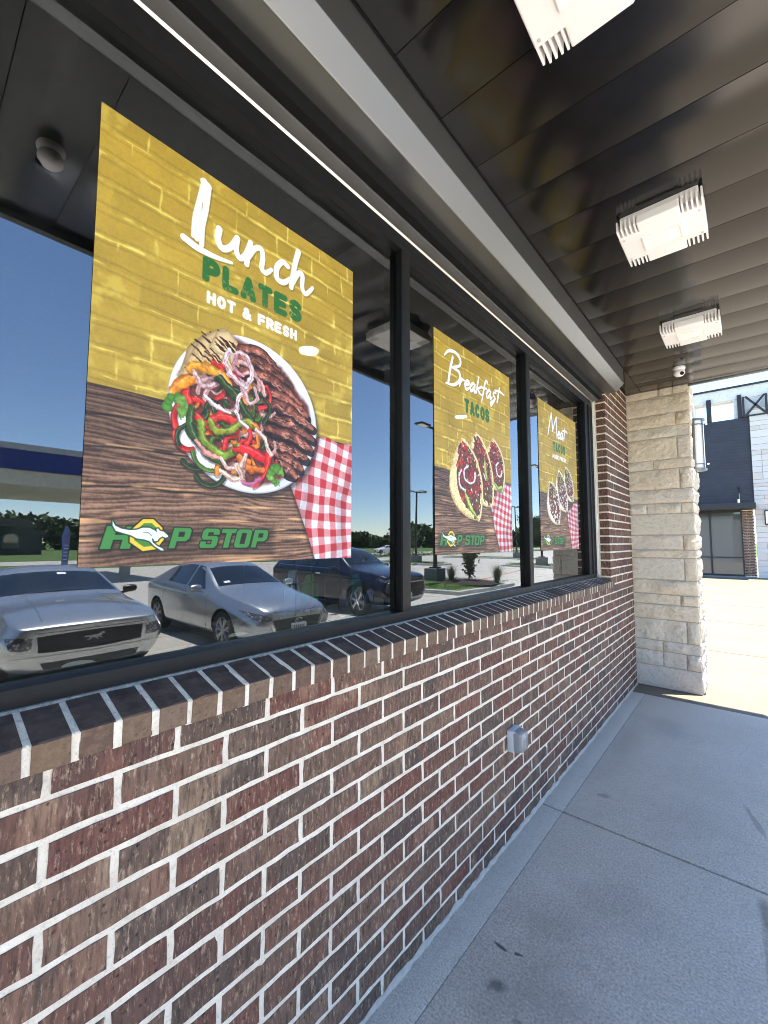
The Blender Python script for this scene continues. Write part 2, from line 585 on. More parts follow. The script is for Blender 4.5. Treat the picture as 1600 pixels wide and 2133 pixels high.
# walkway in slabs with a real groove between them
walk = thing('walkway', 'grey concrete walkway under the canopy along the brick wall', 'walkway')
walk['kind'] = 'structure'
del walk['category']
ys = [-6.0, -3.4, -.32, 2.757, 5.42]
for a, b in zip(ys[:-1], ys[1:]):
    box('slab', (.135, a + .006, -.2), (2.05, b - .006, 0), 'walk_concrete', walk, .011)
    box('border_strip', (-.02, a + .006, -.2), (.133, b - .006, -.0008), 'walk_border', walk, .004)
box('groove', (-.02, -6, -.22), (2.04, 5.40, -.016), 'joint_dark', walk)
# sunlit plaza beyond
plz = sheet('plaza', -30, 5.421, 4.4, 60, -.002, 'plaza_concrete', .5)
jb = MB()
for yy in (8.2, 11.3, 14.4, 17.6, 21, 23.4):
    jb.box((-4, yy, -.003), (4.39, yy + .012, .0005))
for xx in (1.75,):
    jb.box((xx, 5.5, -.003), (xx + .012, 25, .0005))
tag(jb.build('plaza_joint', 'joint_dark'), kind='structure')
# car park joints and red fire-lane line
jb = MB()
for k in range(-6, 22):
    jb.box((3, 4.2 * k, LOT - .003), (33.9, 4.2 * k + .02, LOT + .0015))
for xx in (7.6, 12.2, 16.8, 21.4, 26):
    jb.box((xx, -40, LOT - .003), (xx + .02, 110, LOT + .0016))
tag(jb.build('pavement_joint', 'joint_dark'), kind='structure')
b = MB()
for (x0, y0, x1, y1) in ((9.13, 19.1, 10.87, 29.51), (28.33, 62.93, 28.77, 71.61)):
    d = Vector((x1 - x0, y1 - y0, 0)).normalized()
    s = Vector((d.y, -d.x, 0)) * .07
    p = [Vector((x0, y0, LOT + .004)), Vector((x1, y1, LOT + .004))]
    b.add([p[0] + s, p[1] + s, p[1] - s, p[0] - s], [(0, 1, 2, 3)])
tag(b.build('red_line', 'red_paint'), kind='structure')

# ================================================================== BRICK WALL
CRS, BL, Z1, Y0 = .0813, .254, 1.129, .35477
BH, BLEN = .0655, .2382
JAMB, WEND = 4.72, 5.757
rb = random.Random(3)


def brick_geo(L, H, D, rg, nx=6, nz=2):
    """one brick, origin mid front face; slightly wandering arrises"""
    vs, fs = [], []
    for j in range(nz + 1):
        for i in range(nx + 1):
            e = i in (0, nx) or j in (0, nz)
            y = -L / 2 + L * i / nx
            z = -H / 2 + H * j / nz
            if e:
                y += rg.uniform(-1, 1) * .0016
                z += rg.uniform(-1, 1) * .0016
                x = -.0018 - abs(rg.gauss(0, .0007))
            else:
                x = rg.uniform(-.0012, .0010)
            vs.append((x, y, z))
    id_ = lambda i, j: j * (nx + 1) + i
    for j in range(nz):
        for i in range(nx):
            fs.append((id_(i, j), id_(i + 1, j), id_(i + 1, j + 1), id_(i, j + 1)))
    ring = [id_(i, 0) for i in range(nx + 1)] + [id_(nx, j) for j in range(1, nz + 1)] + [id_(i, nz) for i in range(nx - 1, -1, -1)] + [id_(0, j) for j in range(nz - 1, 0, -1)]
    b0 = len(vs)
    for r in ring:
        vs.append((-D, vs[r][1], vs[r][2]))
    n = len(ring)
    for k in range(n):
        fs.append((ring[k], b0 + k, b0 + (k + 1) % n, ring[(k + 1) % n]))
    return vs, fs


def brick_mesh(L, H, D, seed, mat='brick_clay'):
    return MB().add(*brick_geo(L, H, D, random.Random(seed))).mesh('brick', mat)


FULL = [brick_mesh(BLEN, BH, .09, s) for s in range(8)]
TOPR = [brick_mesh(BLEN, .053, .09, 50 + s) for s in range(4)]
CUT = {}


def brick_for(L, H=BH):
    if abs(L - BLEN) < .002 and H == BH:
        return rb.choice(FULL)
    if abs(L - BLEN) < .002:
        return rb.choice(TOPR)
    k = (round(L, 3), H)
    if k not in CUT:
        CUT[k] = brick_mesh(L, H, .09, int(L * 1000))
    return CUT[k]


wall = thing('brick_wall', 'brown and red brick wall with white mortar below the shop windows', 'brick wall', (0, 2.7, 0))
WB = []
for j in range(-1, 14):
    zc = Z1 - .0407 - CRS * j
    H = BH
    if j == -1:
        zc, H = 1.1605, .053
    off = .127 if j % 2 else 0.
    k = -11
    while True:
        a = Y0 + off + BL * k + .0058
        e = a + BLEN
        k += 1
        if a > WEND - .03:
            break
        e = min(e, WEND - .004)
        WB.append(((a + e) / 2, zc, e - a, H))
# the ones that show largest become parts of their own, the rest one joined part
seen = [q for q in WB if q[0] + q[2] / 2 > .10]
seen.sort(key=lambda q: (q[0] ** 2 + 1.16 + (q[1] - 1.636) ** 2))
near = set(seen[:299])
st = MB()
for q in WB:
    y, z, L, H = q
    if q in near:
        o = link('brick', brick_for(L, H), wall)
        o.location = (rb.uniform(-.0006, .0012), y - 2.7, z + rb.uniform(-.001, .001))
        o.rotation_euler = (rb.uniform(-.006, .006), 0, rb.uniform(-.003, .003))
    else:
        vs, fs = brick_geo(L, H, .09, rb, 4, 2)
        st.add([(p[0], p[1] + y - 2.7, p[2] + z) for p in vs], fs, None, rb.random())
o = st.build('distant_bricks', 'brick_clay', wall)
o['kind'] = 'stuff'
# mortar bed: slightly uneven sheet just behind the brick faces
mb = MB()
rows, cols = 60, 330
vs, fs = [], []
for i in range(cols + 1):
    for j in range(rows + 1):
        vs.append((-.0040 + rb.uniform(-.0007, .0007), -2.7 - 2.6 + (WEND + 2.6 - .001) * i / cols, 1.188 * j / rows))
for i in range(cols):
    for j in range(rows):
        p = i * (rows + 1) + j
        fs.append((p, p + rows + 1, p + rows + 2, p + 1))
mb.add(vs, fs)
mb.build('mortar', 'mortar', wall, smooth=True, fixn=False)
box('wall_core', (-.26, -5.2 - 2.7 + .1, 0), (-.02, WEND - 2.7 - .001, 1.187), 'interior_dark', wall)
# squeezed mortar bead where wall meets paving
bd = MB()
n = 240
pf = []
for i in range(n + 1):
    y = -2.5 + (WEND + 2.49) * i / n - 2.7
    a = .006 + rb.uniform(-.005, .004)
    h = .013 + rb.uniform(-.006, .009)
    pf += [(-.004, y, h), (a * .6, y, h * .75), (a + .004, y, -.002)]
fs = []
for i in range(n):
    for k in range(2):
        p = i * 3 + k
        fs.append((p, p + 3, p + 4, p + 1))
bd.add(pf, fs).build('mortar_bead', 'stone_mortar', wall, fixn=False)

# rowlock sill
sill = thing('brick_sill', 'sloping brick sill with white joints running under the shop windows', 'window sill', (0, 2.7, 1.187))
SP = .0785


def sill_geo(seed):
    rg = random.Random(seed)
    w = .0650
    prof = [(.0065, .0005), (.0075, .055), (.004, .0585), (-.116, .090), (-.116, .0005)]
    vs, fs = [], []
    for s in range(4):
        for (x, z) in prof:
            j = rg.uniform(-1, 1) * .0013
            yy = -w / 2 + w * s / 3
            vs.append((x + (j * .6), yy + (j if s in (0, 3) else 0), z + j * .5))
    n = 5
    for s in range(3):
        for k in range(n):
            fs.append((s * n + k, s * n + (k + 1) % n, (s + 1) * n + (k + 1) % n, (s + 1) * n + k))
    fs.append((0, 1, 2, 3, 4))
    fs.append((15, 16, 17, 18, 19)[::-1])
    return vs, fs


SM = [MB().add(*sill_geo(s)).mesh('sill_brick', 'sill_clay') for s in range(7)]
st = MB()
k = -30
while True:
    yc = 1.052 + SP * k + SP / 2
    k += 1
    if yc > JAMB + .07:
        break
    if yc < .08:
        vs, fs = sill_geo(k)
        st.add([(p[0], p[1] + yc - 2.7, p[2]) for p in vs], fs, None, rb.random())
        continue
    o = link('sill_brick', rb.choice(SM), sill)
    o.location = (rb.uniform(-.002, .002), yc - 2.7, rb.uniform(-.0015, .0015))
    o.rotation_euler = (rb.uniform(-.01, .01), rb.uniform(-.01, .01), rb.uniform(-.012, .012))
o = st.build('distant_sill_bricks', 'sill_clay', sill)
o['kind'] = 'stuff'
mb = MB()
pr = [(.0052, -.001), (.0064, .0545), (.0030, .0580), (-.05, .0722), (-.116, .0898), (-.116, -.001)]
k = -18
while True:
    yc = 1.052 + SP * k
    k += 1
    if yc > JAMB + .08:
        break
    vs, fs = [], []
    for sd in (-1, 1):
        for (x, z) in pr:
            q = rb.uniform(-1, 1)
            vs.append((x + q * .0009, yc - 2.7 + sd * (.0078 + abs(q) * .0014), z + q * .0006))
    for a in range(6):
        fs.append((a, (a + 1) % 6, 6 + (a + 1) % 6, 6 + a))
    mb.add(vs, fs)
mb.build('sill_mortar', 'mortar', sill)['kind'] = 'stuff'
# caulk under the window frame
box('sealant_bead', (-.128, -4.2, .082), (-.112, JAMB - 2.7, .096), 'base_concrete', sill, .004)

# ------------------------------------------------------------------ brick pier right of the windows
pier = thing('brick_pier', 'narrow brick pier between the last window and the limestone column', 'brick pier', (0, JAMB, 1.2))
mrow = 0
z = Z1 - .0407 + CRS
while z - BH / 2 < 3.40:
    mrow += 1
    low = z < 1.245
    y0 = JAMB + (.09 if low else 0)
    cuts = [.127, .381, .635, .889] if mrow % 2 else [.254, .508, .762]
    ys_ = [y0] + [JAMB + c for c in cuts if JAMB + c > y0 + .03] + [WEND]
    for a, e in zip(ys_[:-1], ys_[1:]):
        L = e - a - (.0115 if e < WEND - .001 else .006)
        if L < .02:
            continue
        o = link('brick', brick_for(L), pier)
        o.location = (rb.uniform(-.0012, .0012), a + L / 2 - JAMB, z - 1.2)
        o.rotation_euler = (rb.uniform(-.006, .006), 0, rb.uniform(-.006, .006))
    z += CRS
mb = MB()
mb.box((-.30, .004, -.012 + .0), (-.0040, WEND - JAMB - .001, 2.21))
mb.build('mortar', 'mortar', pier)

# ------------------------------------------------------------------ limestone column
PX0, PX1, PY0, PY1 = -.02, .612, 5.757, 6.23
ZB = [0.0, .241, .408, .526, .763, .932, 1.046, 1.21, 1.457, 1.55, 1.72, 1.96, 2.079, 2.242, 2.475, 2.585, 2.84, 2.97, 3.12, 3.33, 3.475]
SPL = {19: [.33, .47], 17: [.485], 15: [.49], 14: [.255], 13: [.50], 11: [.17, .50], 9: [.505], 7: [.505], 5: [.455], 3: [.50], 2: [.27], 1: [.27, .485]}
colm = thing('limestone_column', 'rough tan limestone block column at the end of the walkway', 'column', (PX1 / 2, PY0, 0))
SMOOTH = {10, 7, 0}
rs = random.Random(11)


def stone(L, H, D, smooth, face='front'):
    """rock-faced block: front face is a displaced grid; origin mid face"""
    nx = max(5, int(L / .022))
    nz = max(4, int(H / .022))
    g1 = np.array([[rs.gauss(0, 1) for _ in range(nx + 1)] for _ in range(nz + 1)])
    c = [(rs.uniform(0, L), rs.uniform(0, H), rs.uniform(-1, 1), rs.uniform(.03, .09)) for _ in range(int(5 + L * 26))]
    amp = .0035 if smooth else .0125
    tilt = (rs.uniform(-1, 1), rs.uniform(-1, 1))
    vs, fs = [], []
    for j in range(nz + 1):
        for i in range(nx + 1):
            x, z = L * i / nx, H * j / nz
            e = min(i, nx - i, j, nz - j)
            h = sum(a * math.exp(-((x - cx) ** 2 + (z - cz) ** 2) / (2 * s * s)) for cx, cz, a, s in c) * amp * .8
            h += g1[j, i] * amp * .34 + amp * .4 * (tilt[0] * (x / L - .5) + tilt[1] * (z / H - .5))
            h += amp * .55
            jx = jz = 0
            if e == 0:
                h = min(h, 0) - .0035
                jx, jz = rs.uniform(-1, 1) * .003, rs.uniform(-1, 1) * .003
            elif e == 1:
                h *= .8
            vs.append((x - L / 2 + jx, max(-.012, h), z - H / 2 + jz))
    idd = lambda i, j: j * (nx + 1) + i
    for j in range(nz):
        for i in range(nx):
            fs.append((idd(i, j), idd(i + 1, j), idd(i + 1, j + 1), idd(i, j + 1)))
    ring = [idd(i, 0) for i in range(nx + 1)] + [idd(nx, j) for j in range(1, nz + 1)] + [idd(i, nz) for i in range(nx - 1, -1, -1)] + [idd(0, j) for j in range(nz - 1, 0, -1)]
    b0 = len(vs)
    for r in ring:
        vs.append((vs[r][0], -D, vs[r][2]))
    for k in range(len(ring)):
        fs.append((ring[k], ring[(k + 1) % len(ring)], b0 + (k + 1) % len(ring), b0 + k))
    # map (along, out, z) to world: front face looks to -y
    out = []
    for (a, h, zz) in vs:
        out.append((a, -h, zz) if face == 'front' else (h, a, zz))
    return MB().add(out, fs).mesh('stone', 'limestone', smooth=True)


for i in range(20):
    z0, z1 = ZB[i], ZB[i + 1]
    sp = [PX0] + SPL.get(i, []) + [PX1]
    for a, e in zip(sp[:-1], sp[1:]):
        g = .0125
        last = e == PX1
        L = e - a - (g if not last else g / 2)
        o = link('stone', stone(L, z1 - z0 - g, .06, i in SMOOTH), colm)
        o.location = (a + g / 2 + L / 2 - PX1 / 2, -.010, (z0 + z1) / 2)
    sp = [PY0 + .02] + ([PY0 + .16] if i % 3 == 0 else [PY0 + .30] if i % 3 == 1 else []) + [PY1]
    for a, e in zip(sp[:-1], sp[1:]):
        L = e - a - .0125
        o = link('stone', stone(L, z1 - z0 - .0125, .06, False, 'side'), colm)
        o.location = (PX1 / 2 + .010, a + .006 + L / 2 - PY0, (z0 + z1) / 2)
box('mortar', (PX0 - PX1 / 2, .004, 0), (PX1 / 2 - .004, PY1 - PY0, 3.474), 'stone_mortar', colm)

# ================================================================== WINDOWS
GX = -.158
win = thing('shop_window', 'dark bronze framed shop window of wide mirror-like panes above the brick sill', 'window', (-.12, 2.7, 1.28))


def wbox(name, lo, hi, mat, bev=.0025):
    o = 2.7
    return box(name, (lo[0] + .12, lo[1] - o, lo[2] - 1.28), (hi[0] + .12, hi[1] - o, hi[2] - 1.28), mat, win, bev)


MUL = [(-2.875, -2.815), (-1.412, -1.352), (-.030, .030), (1.513, 1.573), (2.977, 3.040), (4.44, 4.53)]
wbox('sill_rail', (-.235, -2.9, 1.279), (-.12, JAMB - .04, 1.3235), 'frame_bronze')
wbox('head_rail', (-.235, -2.9, 3.030), (-.12, JAMB - .02, 3.096), 'frame_black')
for a, e in MUL:
    wbox('mullion', (-.235, a, 1.3237), (-.1195, e, 3.0298), 'frame_bronze')
    # dark pocket filler on the side that faces the camera, with a thin glazing bead
    wbox('glazing_stop', (-.1535, a - .005, 1.3237), (-.1225, a - .0003, 3.0298), 'gasket_black')
    wbox('glazing_stop', (-.1535, e + .0003, 1.3237), (-.1225, e + .004, 3.0298), 'gasket_black')
wbox('jamb_guide', (-.20, 4.5303, 1.3237), (-.108, 4.565, 3.0298), 'frame_black')
wbox('jamb_guide', (-.20, 4.5653, 1.3237), (-.122, JAMB - .012, 3.0298), 'gasket_black')
wbox('jamb_sealant', (-.124, JAMB - .012, 1.3), (-.106, JAMB + .001, 3.10), 'white_sealant', .003)
panes = []
for (a, e), (a2, e2) in zip(MUL[:-1], MUL[1:]):
    g = MB()
    lo = (GX - .006 + .12, e - .004 - 2.7, 1.3236 - 1.28)
    hi = (GX + .12, a2 + .004 - 2.7, 3.0299 - 1.28)
    (x0, y0, z0), (x1, y1, z1) = lo, hi
    vs = [(x0, y0, z0), (x1, y0, z0), (x1, y1, z0), (x0, y1, z0), (x0, y0, z1), (x1, y0, z1), (x1, y1, z1), (x0, y1, z1)]
    g.add(vs, [(1, 2, 6, 5)], 'tinted_glass')
    g.add(vs, [(0, 3, 2, 1), (4, 5, 6, 7), (0, 1, 5, 4), (2, 3, 7, 6), (3, 0, 4, 7)], 'glass_edge')
    panes.append(g.build('glass_pane', None, win))
# head flashing, bright trim line and lintel underside above the frame
MB().prism([(.0005, 3.0965 - 1.28), (.0075, 3.1035 - 1.28), (.0005, 3.1035 - 1.28)], 1, -5.6, JAMB - .02 - 2.7).build('head_trim', 'bright_trim', win)
wbox('lintel_plate', (-.1098, -2.9, 3.100), (-.058, JAMB - .02, 3.112), 'lintel_grey', .002)
wbox('shutter_slot', (-.16, -2.9, 3.1125), (-.020, JAMB - .02, 3.18), 'gasket_black', .002)

# ------------------------------------------------------------------ roller shutter housing
hs = thing('shutter_housing', 'long faceted grey-brown metal shutter housing above the shop windows', 'shutter housing', (0, 2.7, 3.18))
pr = [(-.036, 0.0), (.093, 0.0), (.165, .071), (.165, .2295), (-.30, .2295), (-.30, .02), (-.036, .02)]
HB = MB().prism(pr, 1, -6.2, JAMB + .075 - 2.7)
o = HB.build('housing_shell', 'housing_paint', hs)
mdf = o.modifiers.new('b', 'BEVEL'); mdf.width = .004; mdf.segments = 2; mdf.limit_method = 'ANGLE'
box('housing_lip', (-.046, -6.2, -.006), (-.0365, JAMB + .07 - 2.7, .019), 'housing_paint', hs, .002)
box('end_screw', (.150, JAMB + .0755 - 2.7, .10), (.158, JAMB + .078 - 2.7, .108), 'gasket_black', hs)

# ================================================================== CANOPY
can = thing('entrance_canopy', 'flat black canopy of glossy metal soffit planks over the walkway', 'canopy', (0, 0, 3.41))
CX1 = 1.535
y = 2.63 - .305 * 20
while y < 5.70:
    e = min(y + .305, 5.765)
    me = MB().box((.0, .0015, 0), (CX1 - .17, e - y - .0015, .014), None, 0, .001)
    o = me.build('soffit_plank', 'soffit_metal', can, smooth=True)
    o.location = (.17, y, rb.uniform(-.0003, .0003))
    o.rotation_euler = (rb.uniform(-.0002, .0002), rb.uniform(-.0003, .0003), 0)
    y += .305
y_end = 5.775
box('edge_channel', (.1665, -3.5, -.004), (.172, JAMB + .07, .012), 'gasket_black', can)
box('roof_deck', (-.02, -3.5, .0165), (CX1, y_end - .008, .42), 'gasket_black', can)
box('fascia_front', (CX1 + .001, -3.5, -.035), (CX1 + .05, y_end, .62), 'fascia_dark', can, .004)
box('fascia_end', (-.02, y_end - .007, -.012), (CX1, y_end + .03, .62), 'housing_paint', can, .004)
box('roof_cap', (-.02, -3.5, .6205), (CX1 + .06, y_end + .04, .64), 'fascia_dark', can)
# soffit over the pier behind the housing end
box('soffit_infill', (-.3, JAMB + .078, .0005), (.1655, 5.764, .0145), 'soffit_metal', can)


def canopy_light(loc, label):
    t = thing('canopy_light', label, 'ceiling light', loc, 'square canopy lights under the soffit')
    # cross shaped die-cast body: full depth in the middle, cut-back corners that carry the fins
    hx, hy, th = .193, .20, .082
    b = MB()
    pl = [(-hx, -hy * .62), (-.095, -hy * .62), (-.095, -hy), (.095, -hy), (.095, -hy * .62), (hx, -hy * .62), (hx, hy * .62), (.095, hy * .62), (.095, hy), (-.095, hy), (-.095, hy * .62), (-hx, hy * .62)]
    b.prism(pl, 2, -th, -.03)
    o = b.build('body', 'lamp_white', t)
    md = o.modifiers.new('b', 'BEVEL'); md.width = .007; md.segments = 3; md.limit_method = 'ANGLE'
    box('back_plate', (-.175, -.185, -.031), (.175, .185, 0), 'lamp_white', t, .01)
    for sx in (-1, 1):
        for sy in (-1, 1):
            for k in range(5):
                x = sx * (.105 + .0205 * k)
                y0, y1 = sy * hy * .60, sy * (hy - (.0 if k < 4 else .008))
                box('cooling_fin', (x - .0042, min(y0, y1), -th + .004), (x + .0042, max(y0, y1), -.02), 'lamp_white', t, .0025)
    fr = MB()
    for (x0, y0, x1, y1) in ((-.092, -.066, .092, -.054), (-.092, .054, .092, .066), (-.092, -.054, -.080, .054), (.080, -.054, .092, .054)):
        fr.box((x0, y0, -th - .010), (x1, y1, -th + .002), None, 0, .003)
    f = fr.build('lens_frame', 'lamp_white', t)
    box('lens', (-.080, -.054, -th - .004), (.080, .054, -th + .001), 'lens_diffuser', f, .002)
    for q in ((-.17, -.1), (.17, .1), (-.17, .1), (.17, -.1)):
        MB().lathe([(.006, -th - .003), (.006, -th)], (q[0], q[1], 0), 2, 10).build('screw', 'plastic_grey', t)
    return t


l0 = canopy_light((.783, 2.70, 3.4095), 'second white canopy light along the soffit, midway down the walkway')
copy_tree(l0, (.783, 1.235, 3.4095), 'nearest white canopy light, cut by the top edge of the photo')
copy_tree(l0, (.783, 4.165, 3.4095), 'farthest white canopy light, closest to the dome camera')
copy_tree(l0, (.783, -.23, 3.4095), 'white canopy light overhead, seen only as a reflection in the window')

cm = thing('dome_camera', 'small white dome security camera under the soffit beside the limestone column', 'camera', (.60, 5.13, 3.4095))
MB().lathe([(.052, 0), (.055, -.012), (.050, -.03), (.046, -.034)], (0, 0, 0), 2, 24).build('base', 'lamp_white', cm, smooth=True)
MB().lathe([(.030, -.028), (.044, -.036), (.050, -.052), (.047, -.072), (.034, -.088), (.012, -.096)], (0, 0, 0), 2, 24).build('turret', 'lamp_white', cm, smooth=True)
e = MB().lathe([(.017, 0), (.017, .016), (.011, .018)], (0, 0, 0), 2, 18).build('lens', 'gasket_black', cm, smooth=True)
e.location = (.022, -.030, -.072); e.rotation_euler = Vector((.5, -.7, -.55)).to_track_quat('Z', 'Y').to_euler()

c2 = copy_tree(cm, (.92, .37, 3.4095), 'white dome security camera overhead, seen only reflected at the top left of the window')

# weatherproof outlet on the wall
ou = thing('outlet_box', 'weatherproof outlet with clear bubble cover low on the brick wall', 'outlet', (0, 2.345, .535))
box('back_box', (.0, -.053, -.057), (.034, .053, .057), 'plastic_grey', ou, .006)
cvr = MB()
n = 14
out = []
def rr(hx, hz, r, k=5):
    q = []
    for cx, cz, a0 in ((hx - r, hz - r, 0), (-hx + r, hz - r, 90), (-hx + r, -hz + r, 180), (hx - r, -hz + r, 270)):
        for i in range(k + 1):
            a = RAD(a0 + 90 * i / k)
            q.append((cx + r * math.cos(a), cz + r * math.sin(a)))
    return q
lev = [(.034, .046, .055, .014), (.064, .046, .055, .016), (.080, .040, .049, .018), (.087, .027, .036, .02)]
vs, fs = [], []
for x, hx, hz, r in lev:
    for (a, c) in rr(hx, hz, r):
        vs.append((x, a, c - (.004 if x > .08 else 0)))
N = 24
for i in range(3):
    for k in range(N):
        fs.append((i * N + k, i * N + (k + 1) % N, (i + 1) * N + (k + 1) % N, (i + 1) * N + k))
fs.append(tuple(range(3 * N, 4 * N)))
cvr.add(vs, fs)
cvr.build('bubble_cover', 'clear_plastic', ou, smooth=True)
box('receptacle', (.0342, -.022, -.040), (.040, .022, .040), 'lamp_white', ou, .003)
box('cover_rim', (.0345, -.050, .046), (.044, .050, .0545), 'plastic_grey', ou, .003)

# ================================================================== STORE INTERIOR
for nm, lo, hi, mt in (('interior_floor', (-7, -6, -.02), (-.265, 5.6, .0), 'interior_floor'),
                       ('interior_ceiling', (-7, -6, 3.22), (-.31, 5.6, 3.30), 'interior_dark'),
                       ('interior_wall', (-7.1, -6, 0), (-7.0, 5.6, 3.22), 'interior_dark'),
                       ('interior_wall', (-7, -6.1, 0), (-.03, -6.0, 3.22), 'interior_dark'),
                       ('interior_wall', (-7, 5.6, 0), (-.31, 5.7, 3.22), 'interior_dark'),
                       ('store_roof', (-7.2, -6.2, 3.83), (-.021, 6.22, 4.3), 'fascia_dark'),
                       ('lintel', (-.305, -6, 3.19), (-.301, JAMB, 3.41), 'interior_dark'),
                       ('interior_pier', (-.31, JAMB, 0), (-.301, 5.6, 3.41), 'interior_dark'),
                       ('store_end_wall', (-7.2, 5.76, 0), (-.021, 6.2, 3.829), 'white_stone'),
                       ('front_return', (-.30, -6, 0), (-.03, -2.9, 3.18), 'interior_dark')):
    tag(box(nm, lo, hi, mt), kind='structure')
tag(box('parapet_wall', (-7.2, -6.2, 3.4305), (-.0215, 5.755, 3.83), 'fascia_dark'), kind='structure')
k = 0
for (x, y) in ((-1.62, 2.16), (-1.62, 4.60), (-1.62, -.28)):
    t = thing('ceiling_downlight', ['lit round ceiling downlight glowing through the lunch poster', 'lit round ceiling downlight glowing through the breakfast poster', 'lit round ceiling downlight above the left end of the store'][k], 'downlight', (x, y, 3.22), 'round downlights inside the store')
    MB().lathe([(.075, -.004), (.085, -.012), (.10, -.012), (.105, 0)], (0, 0, 0), 2, 24).build('trim', 'lamp_white', t)
    MB().lathe([(.072, -.010), (.070, -.004)], (0, 0, 0), 2, 24).build('lamp_disc', 'downlight_glow', t)
    k += 1
# deep inner ledge with white paper bowls
led = thing('window_ledge', 'dark inner ledge behind the shop window glass', 'ledge', (-.3, 2.5, 1.2142))
box('ledge_board', (-.45, -4, .0), (.038, 2.1, .04), 'interior_dark', led)
box('ledge_bracket', (-.42, -4, -.16), (-.40, 2.1, -.0005), 'interior_dark', led)


def bowl(loc, label):
    t = thing('paper_bowl', label, 'bowl', loc, 'white paper bowls behind the window')
    MB().lathe([(.024, 0), (.027, .002), (.036, .040), (.0355, .043)], (0, 0, 0), 2, 24).build('cup', 'paper_white', t, smooth=True)
    MB().lathe([(.038, .0425), (.0385, .047), (.034, .0495), (.010, .050)], (0, 0, 0), 2, 24).build('lid', 'paper_white', t, smooth=True)
    return t


b0 = bowl((-.330, .351, 1.2544), 'white paper bowl behind the glass in front of the silver coupe grille')
copy_tree(b0, (-.330, .834, 1.2544), 'white paper bowl behind the glass below the hatchback front wheel')
copy_tree(b0, (-.330, 1.367, 1.2544), 'white paper bowl behind the glass nearest the window mullion')
# merchandise on a wire rack
rack = thing('wire_rack', 'black wire display rack behind the right half of the first window', 'display rack', (-.72, 1.6, 0))
for i in range(13):
    MB().tube([(0, -.52 + .1 * i, .6), (0, -.52 + .1 * i, 1.75)], .0035, 6).build('upright_wire', 'wire_black', rack)
for z in (.9, 1.245, 1.42, 1.6):
    MB().tube([(0.01, -.56, z), (0.01, .72, z)], .004, 6).build('cross_wire', 'wire_black', rack)
box('rack_foot', (-.22, -.5, 0), (.05, .7, .6), 'interior_dark', rack)
box('rack_shelf', (-.30, -.55, 1.21), (-.012, .75, 1.228), 'interior_dark', rack)
bags = [((-.88, 1.60, 1.2285), .13, .22, 'bag_green', 'green snack bag with pointed top on the wire rack'),
        ((-.88, 1.98, 1.2285), .12, .20, 'bag_teal', 'teal snack bag on the wire rack beside the mullion'),
        ((-.83, 1.44, 1.2285), .11, .25, 'bag_grey', 'pale grey pointed snack bag on the wire rack'),
        ((-.80, 1.55, 1.2285), .10, .075, 'bag_red', 'small red packet low on the wire rack'),
        ((-.80, 1.80, 1.2285), .08, .12, 'bag_rose', 'dusky pink packet on the wire rack'),
        ((-.79, 1.92, 1.2285), .06, .13, 'bag_cream', 'cream paper packet on the wire rack'),
        ((-.79, 2.02, 1.2285), .07, .11, 'bag_blue', 'small blue packet on the wire rack')]
for (loc, hw, H, mt, lb) in bags:
    b = MB()
    vs, fs = [], []
    n, mrows = 8, 7
    for sgn in (1, -1):
        for j in range(mrows + 1):
            v = j / mrows
            wd = hw / 2 * (1 if v < .55 else 1 - .55 * (v - .55) / .45)
            for i in range(n + 1):
                u = i / n * 2 - 1
                puff = .028 * max(0, (1 - u * u)) ** .6 * math.sin(math.pi * min(1, v * .92 + .08)) ** .6
                vs.append((sgn * puff + rb.uniform(-.002, .002), u * wd, v * H))
    q = (n + 1) * (mrows + 1)
    for s in (0, 1):
        for j in range(mrows):
            for i in range(n):
                p = s * q + j * (n + 1) + i
                fs.append((p, p + 1, p + n + 2, p + n + 1))
    b.add(vs, fs)
    o = b.build('snack_bag', mt, None, smooth=True, fixn=False)
    o.location = loc
    tag(o, lb, 'snack bag', 'snack bags on the wire rack', 'thing')

# ================================================================== POSTERS (flat print, painted here into arrays)
PW, PH = 700, 909


def vnoise(h, w, cy, cx, seed, octv=4, gain=.5):
    """fractal value noise; cy, cx = number of cells down and across"""
    g = np.random.default_rng(seed)
    out = np.zeros((h, w), np.float32)
    amp, tot = 1., 0.
    for o in range(octv):
        ny, nx = max(2, int(cy * 2 ** o) + 2), max(2, int(cx * 2 ** o) + 2)
        a = g.random((ny, nx)).astype(np.float32)
        yy = np.linspace(0, ny - 1.001, h); xx = np.linspace(0, nx - 1.001, w)
        y0 = yy.astype(int); x0 = xx.astype(int)
        fy = (yy - y0); fx = (xx - x0)
        fy = (fy * fy * (3 - 2 * fy))[:, None]; fx = (fx * fx * (3 - 2 * fx))[None, :]
        v = (a[y0][:, x0] * (1 - fx) + a[y0][:, x0 + 1] * fx) * (1 - fy) + (a[y0 + 1][:, x0] * (1 - fx) + a[y0 + 1][:, x0 + 1] * fx) * fy
        out += amp * v
        tot += amp
        amp *= gain
    return out / tot


def ss(x, a, b):
    t = np.clip((x - a) / (b - a), 0, 1)
    return t * t * (3 - 2 * t)


def smooth_line(p, n=8):
    """Catmull-Rom through the points"""
    p = [np.array(q, float) for q in p]
    if len(p) < 3:
        return p
    q = [2 * p[0] - p[1]] + p + [2 * p[-1] - p[-2]]
    out = []
    for i in range(1, len(q) - 2):
        for k in range(n):
            t = k / n
            out.append(.5 * (2 * q[i] + (q[i + 1] - q[i - 1]) * t + (2 * q[i - 1] - 5 * q[i] + 4 * q[i + 1] - q[i + 2]) * t * t + (3 * q[i] - q[i - 1] - 3 * q[i + 1] + q[i + 2]) * t ** 3))
    out.append(p[-1])
    return out


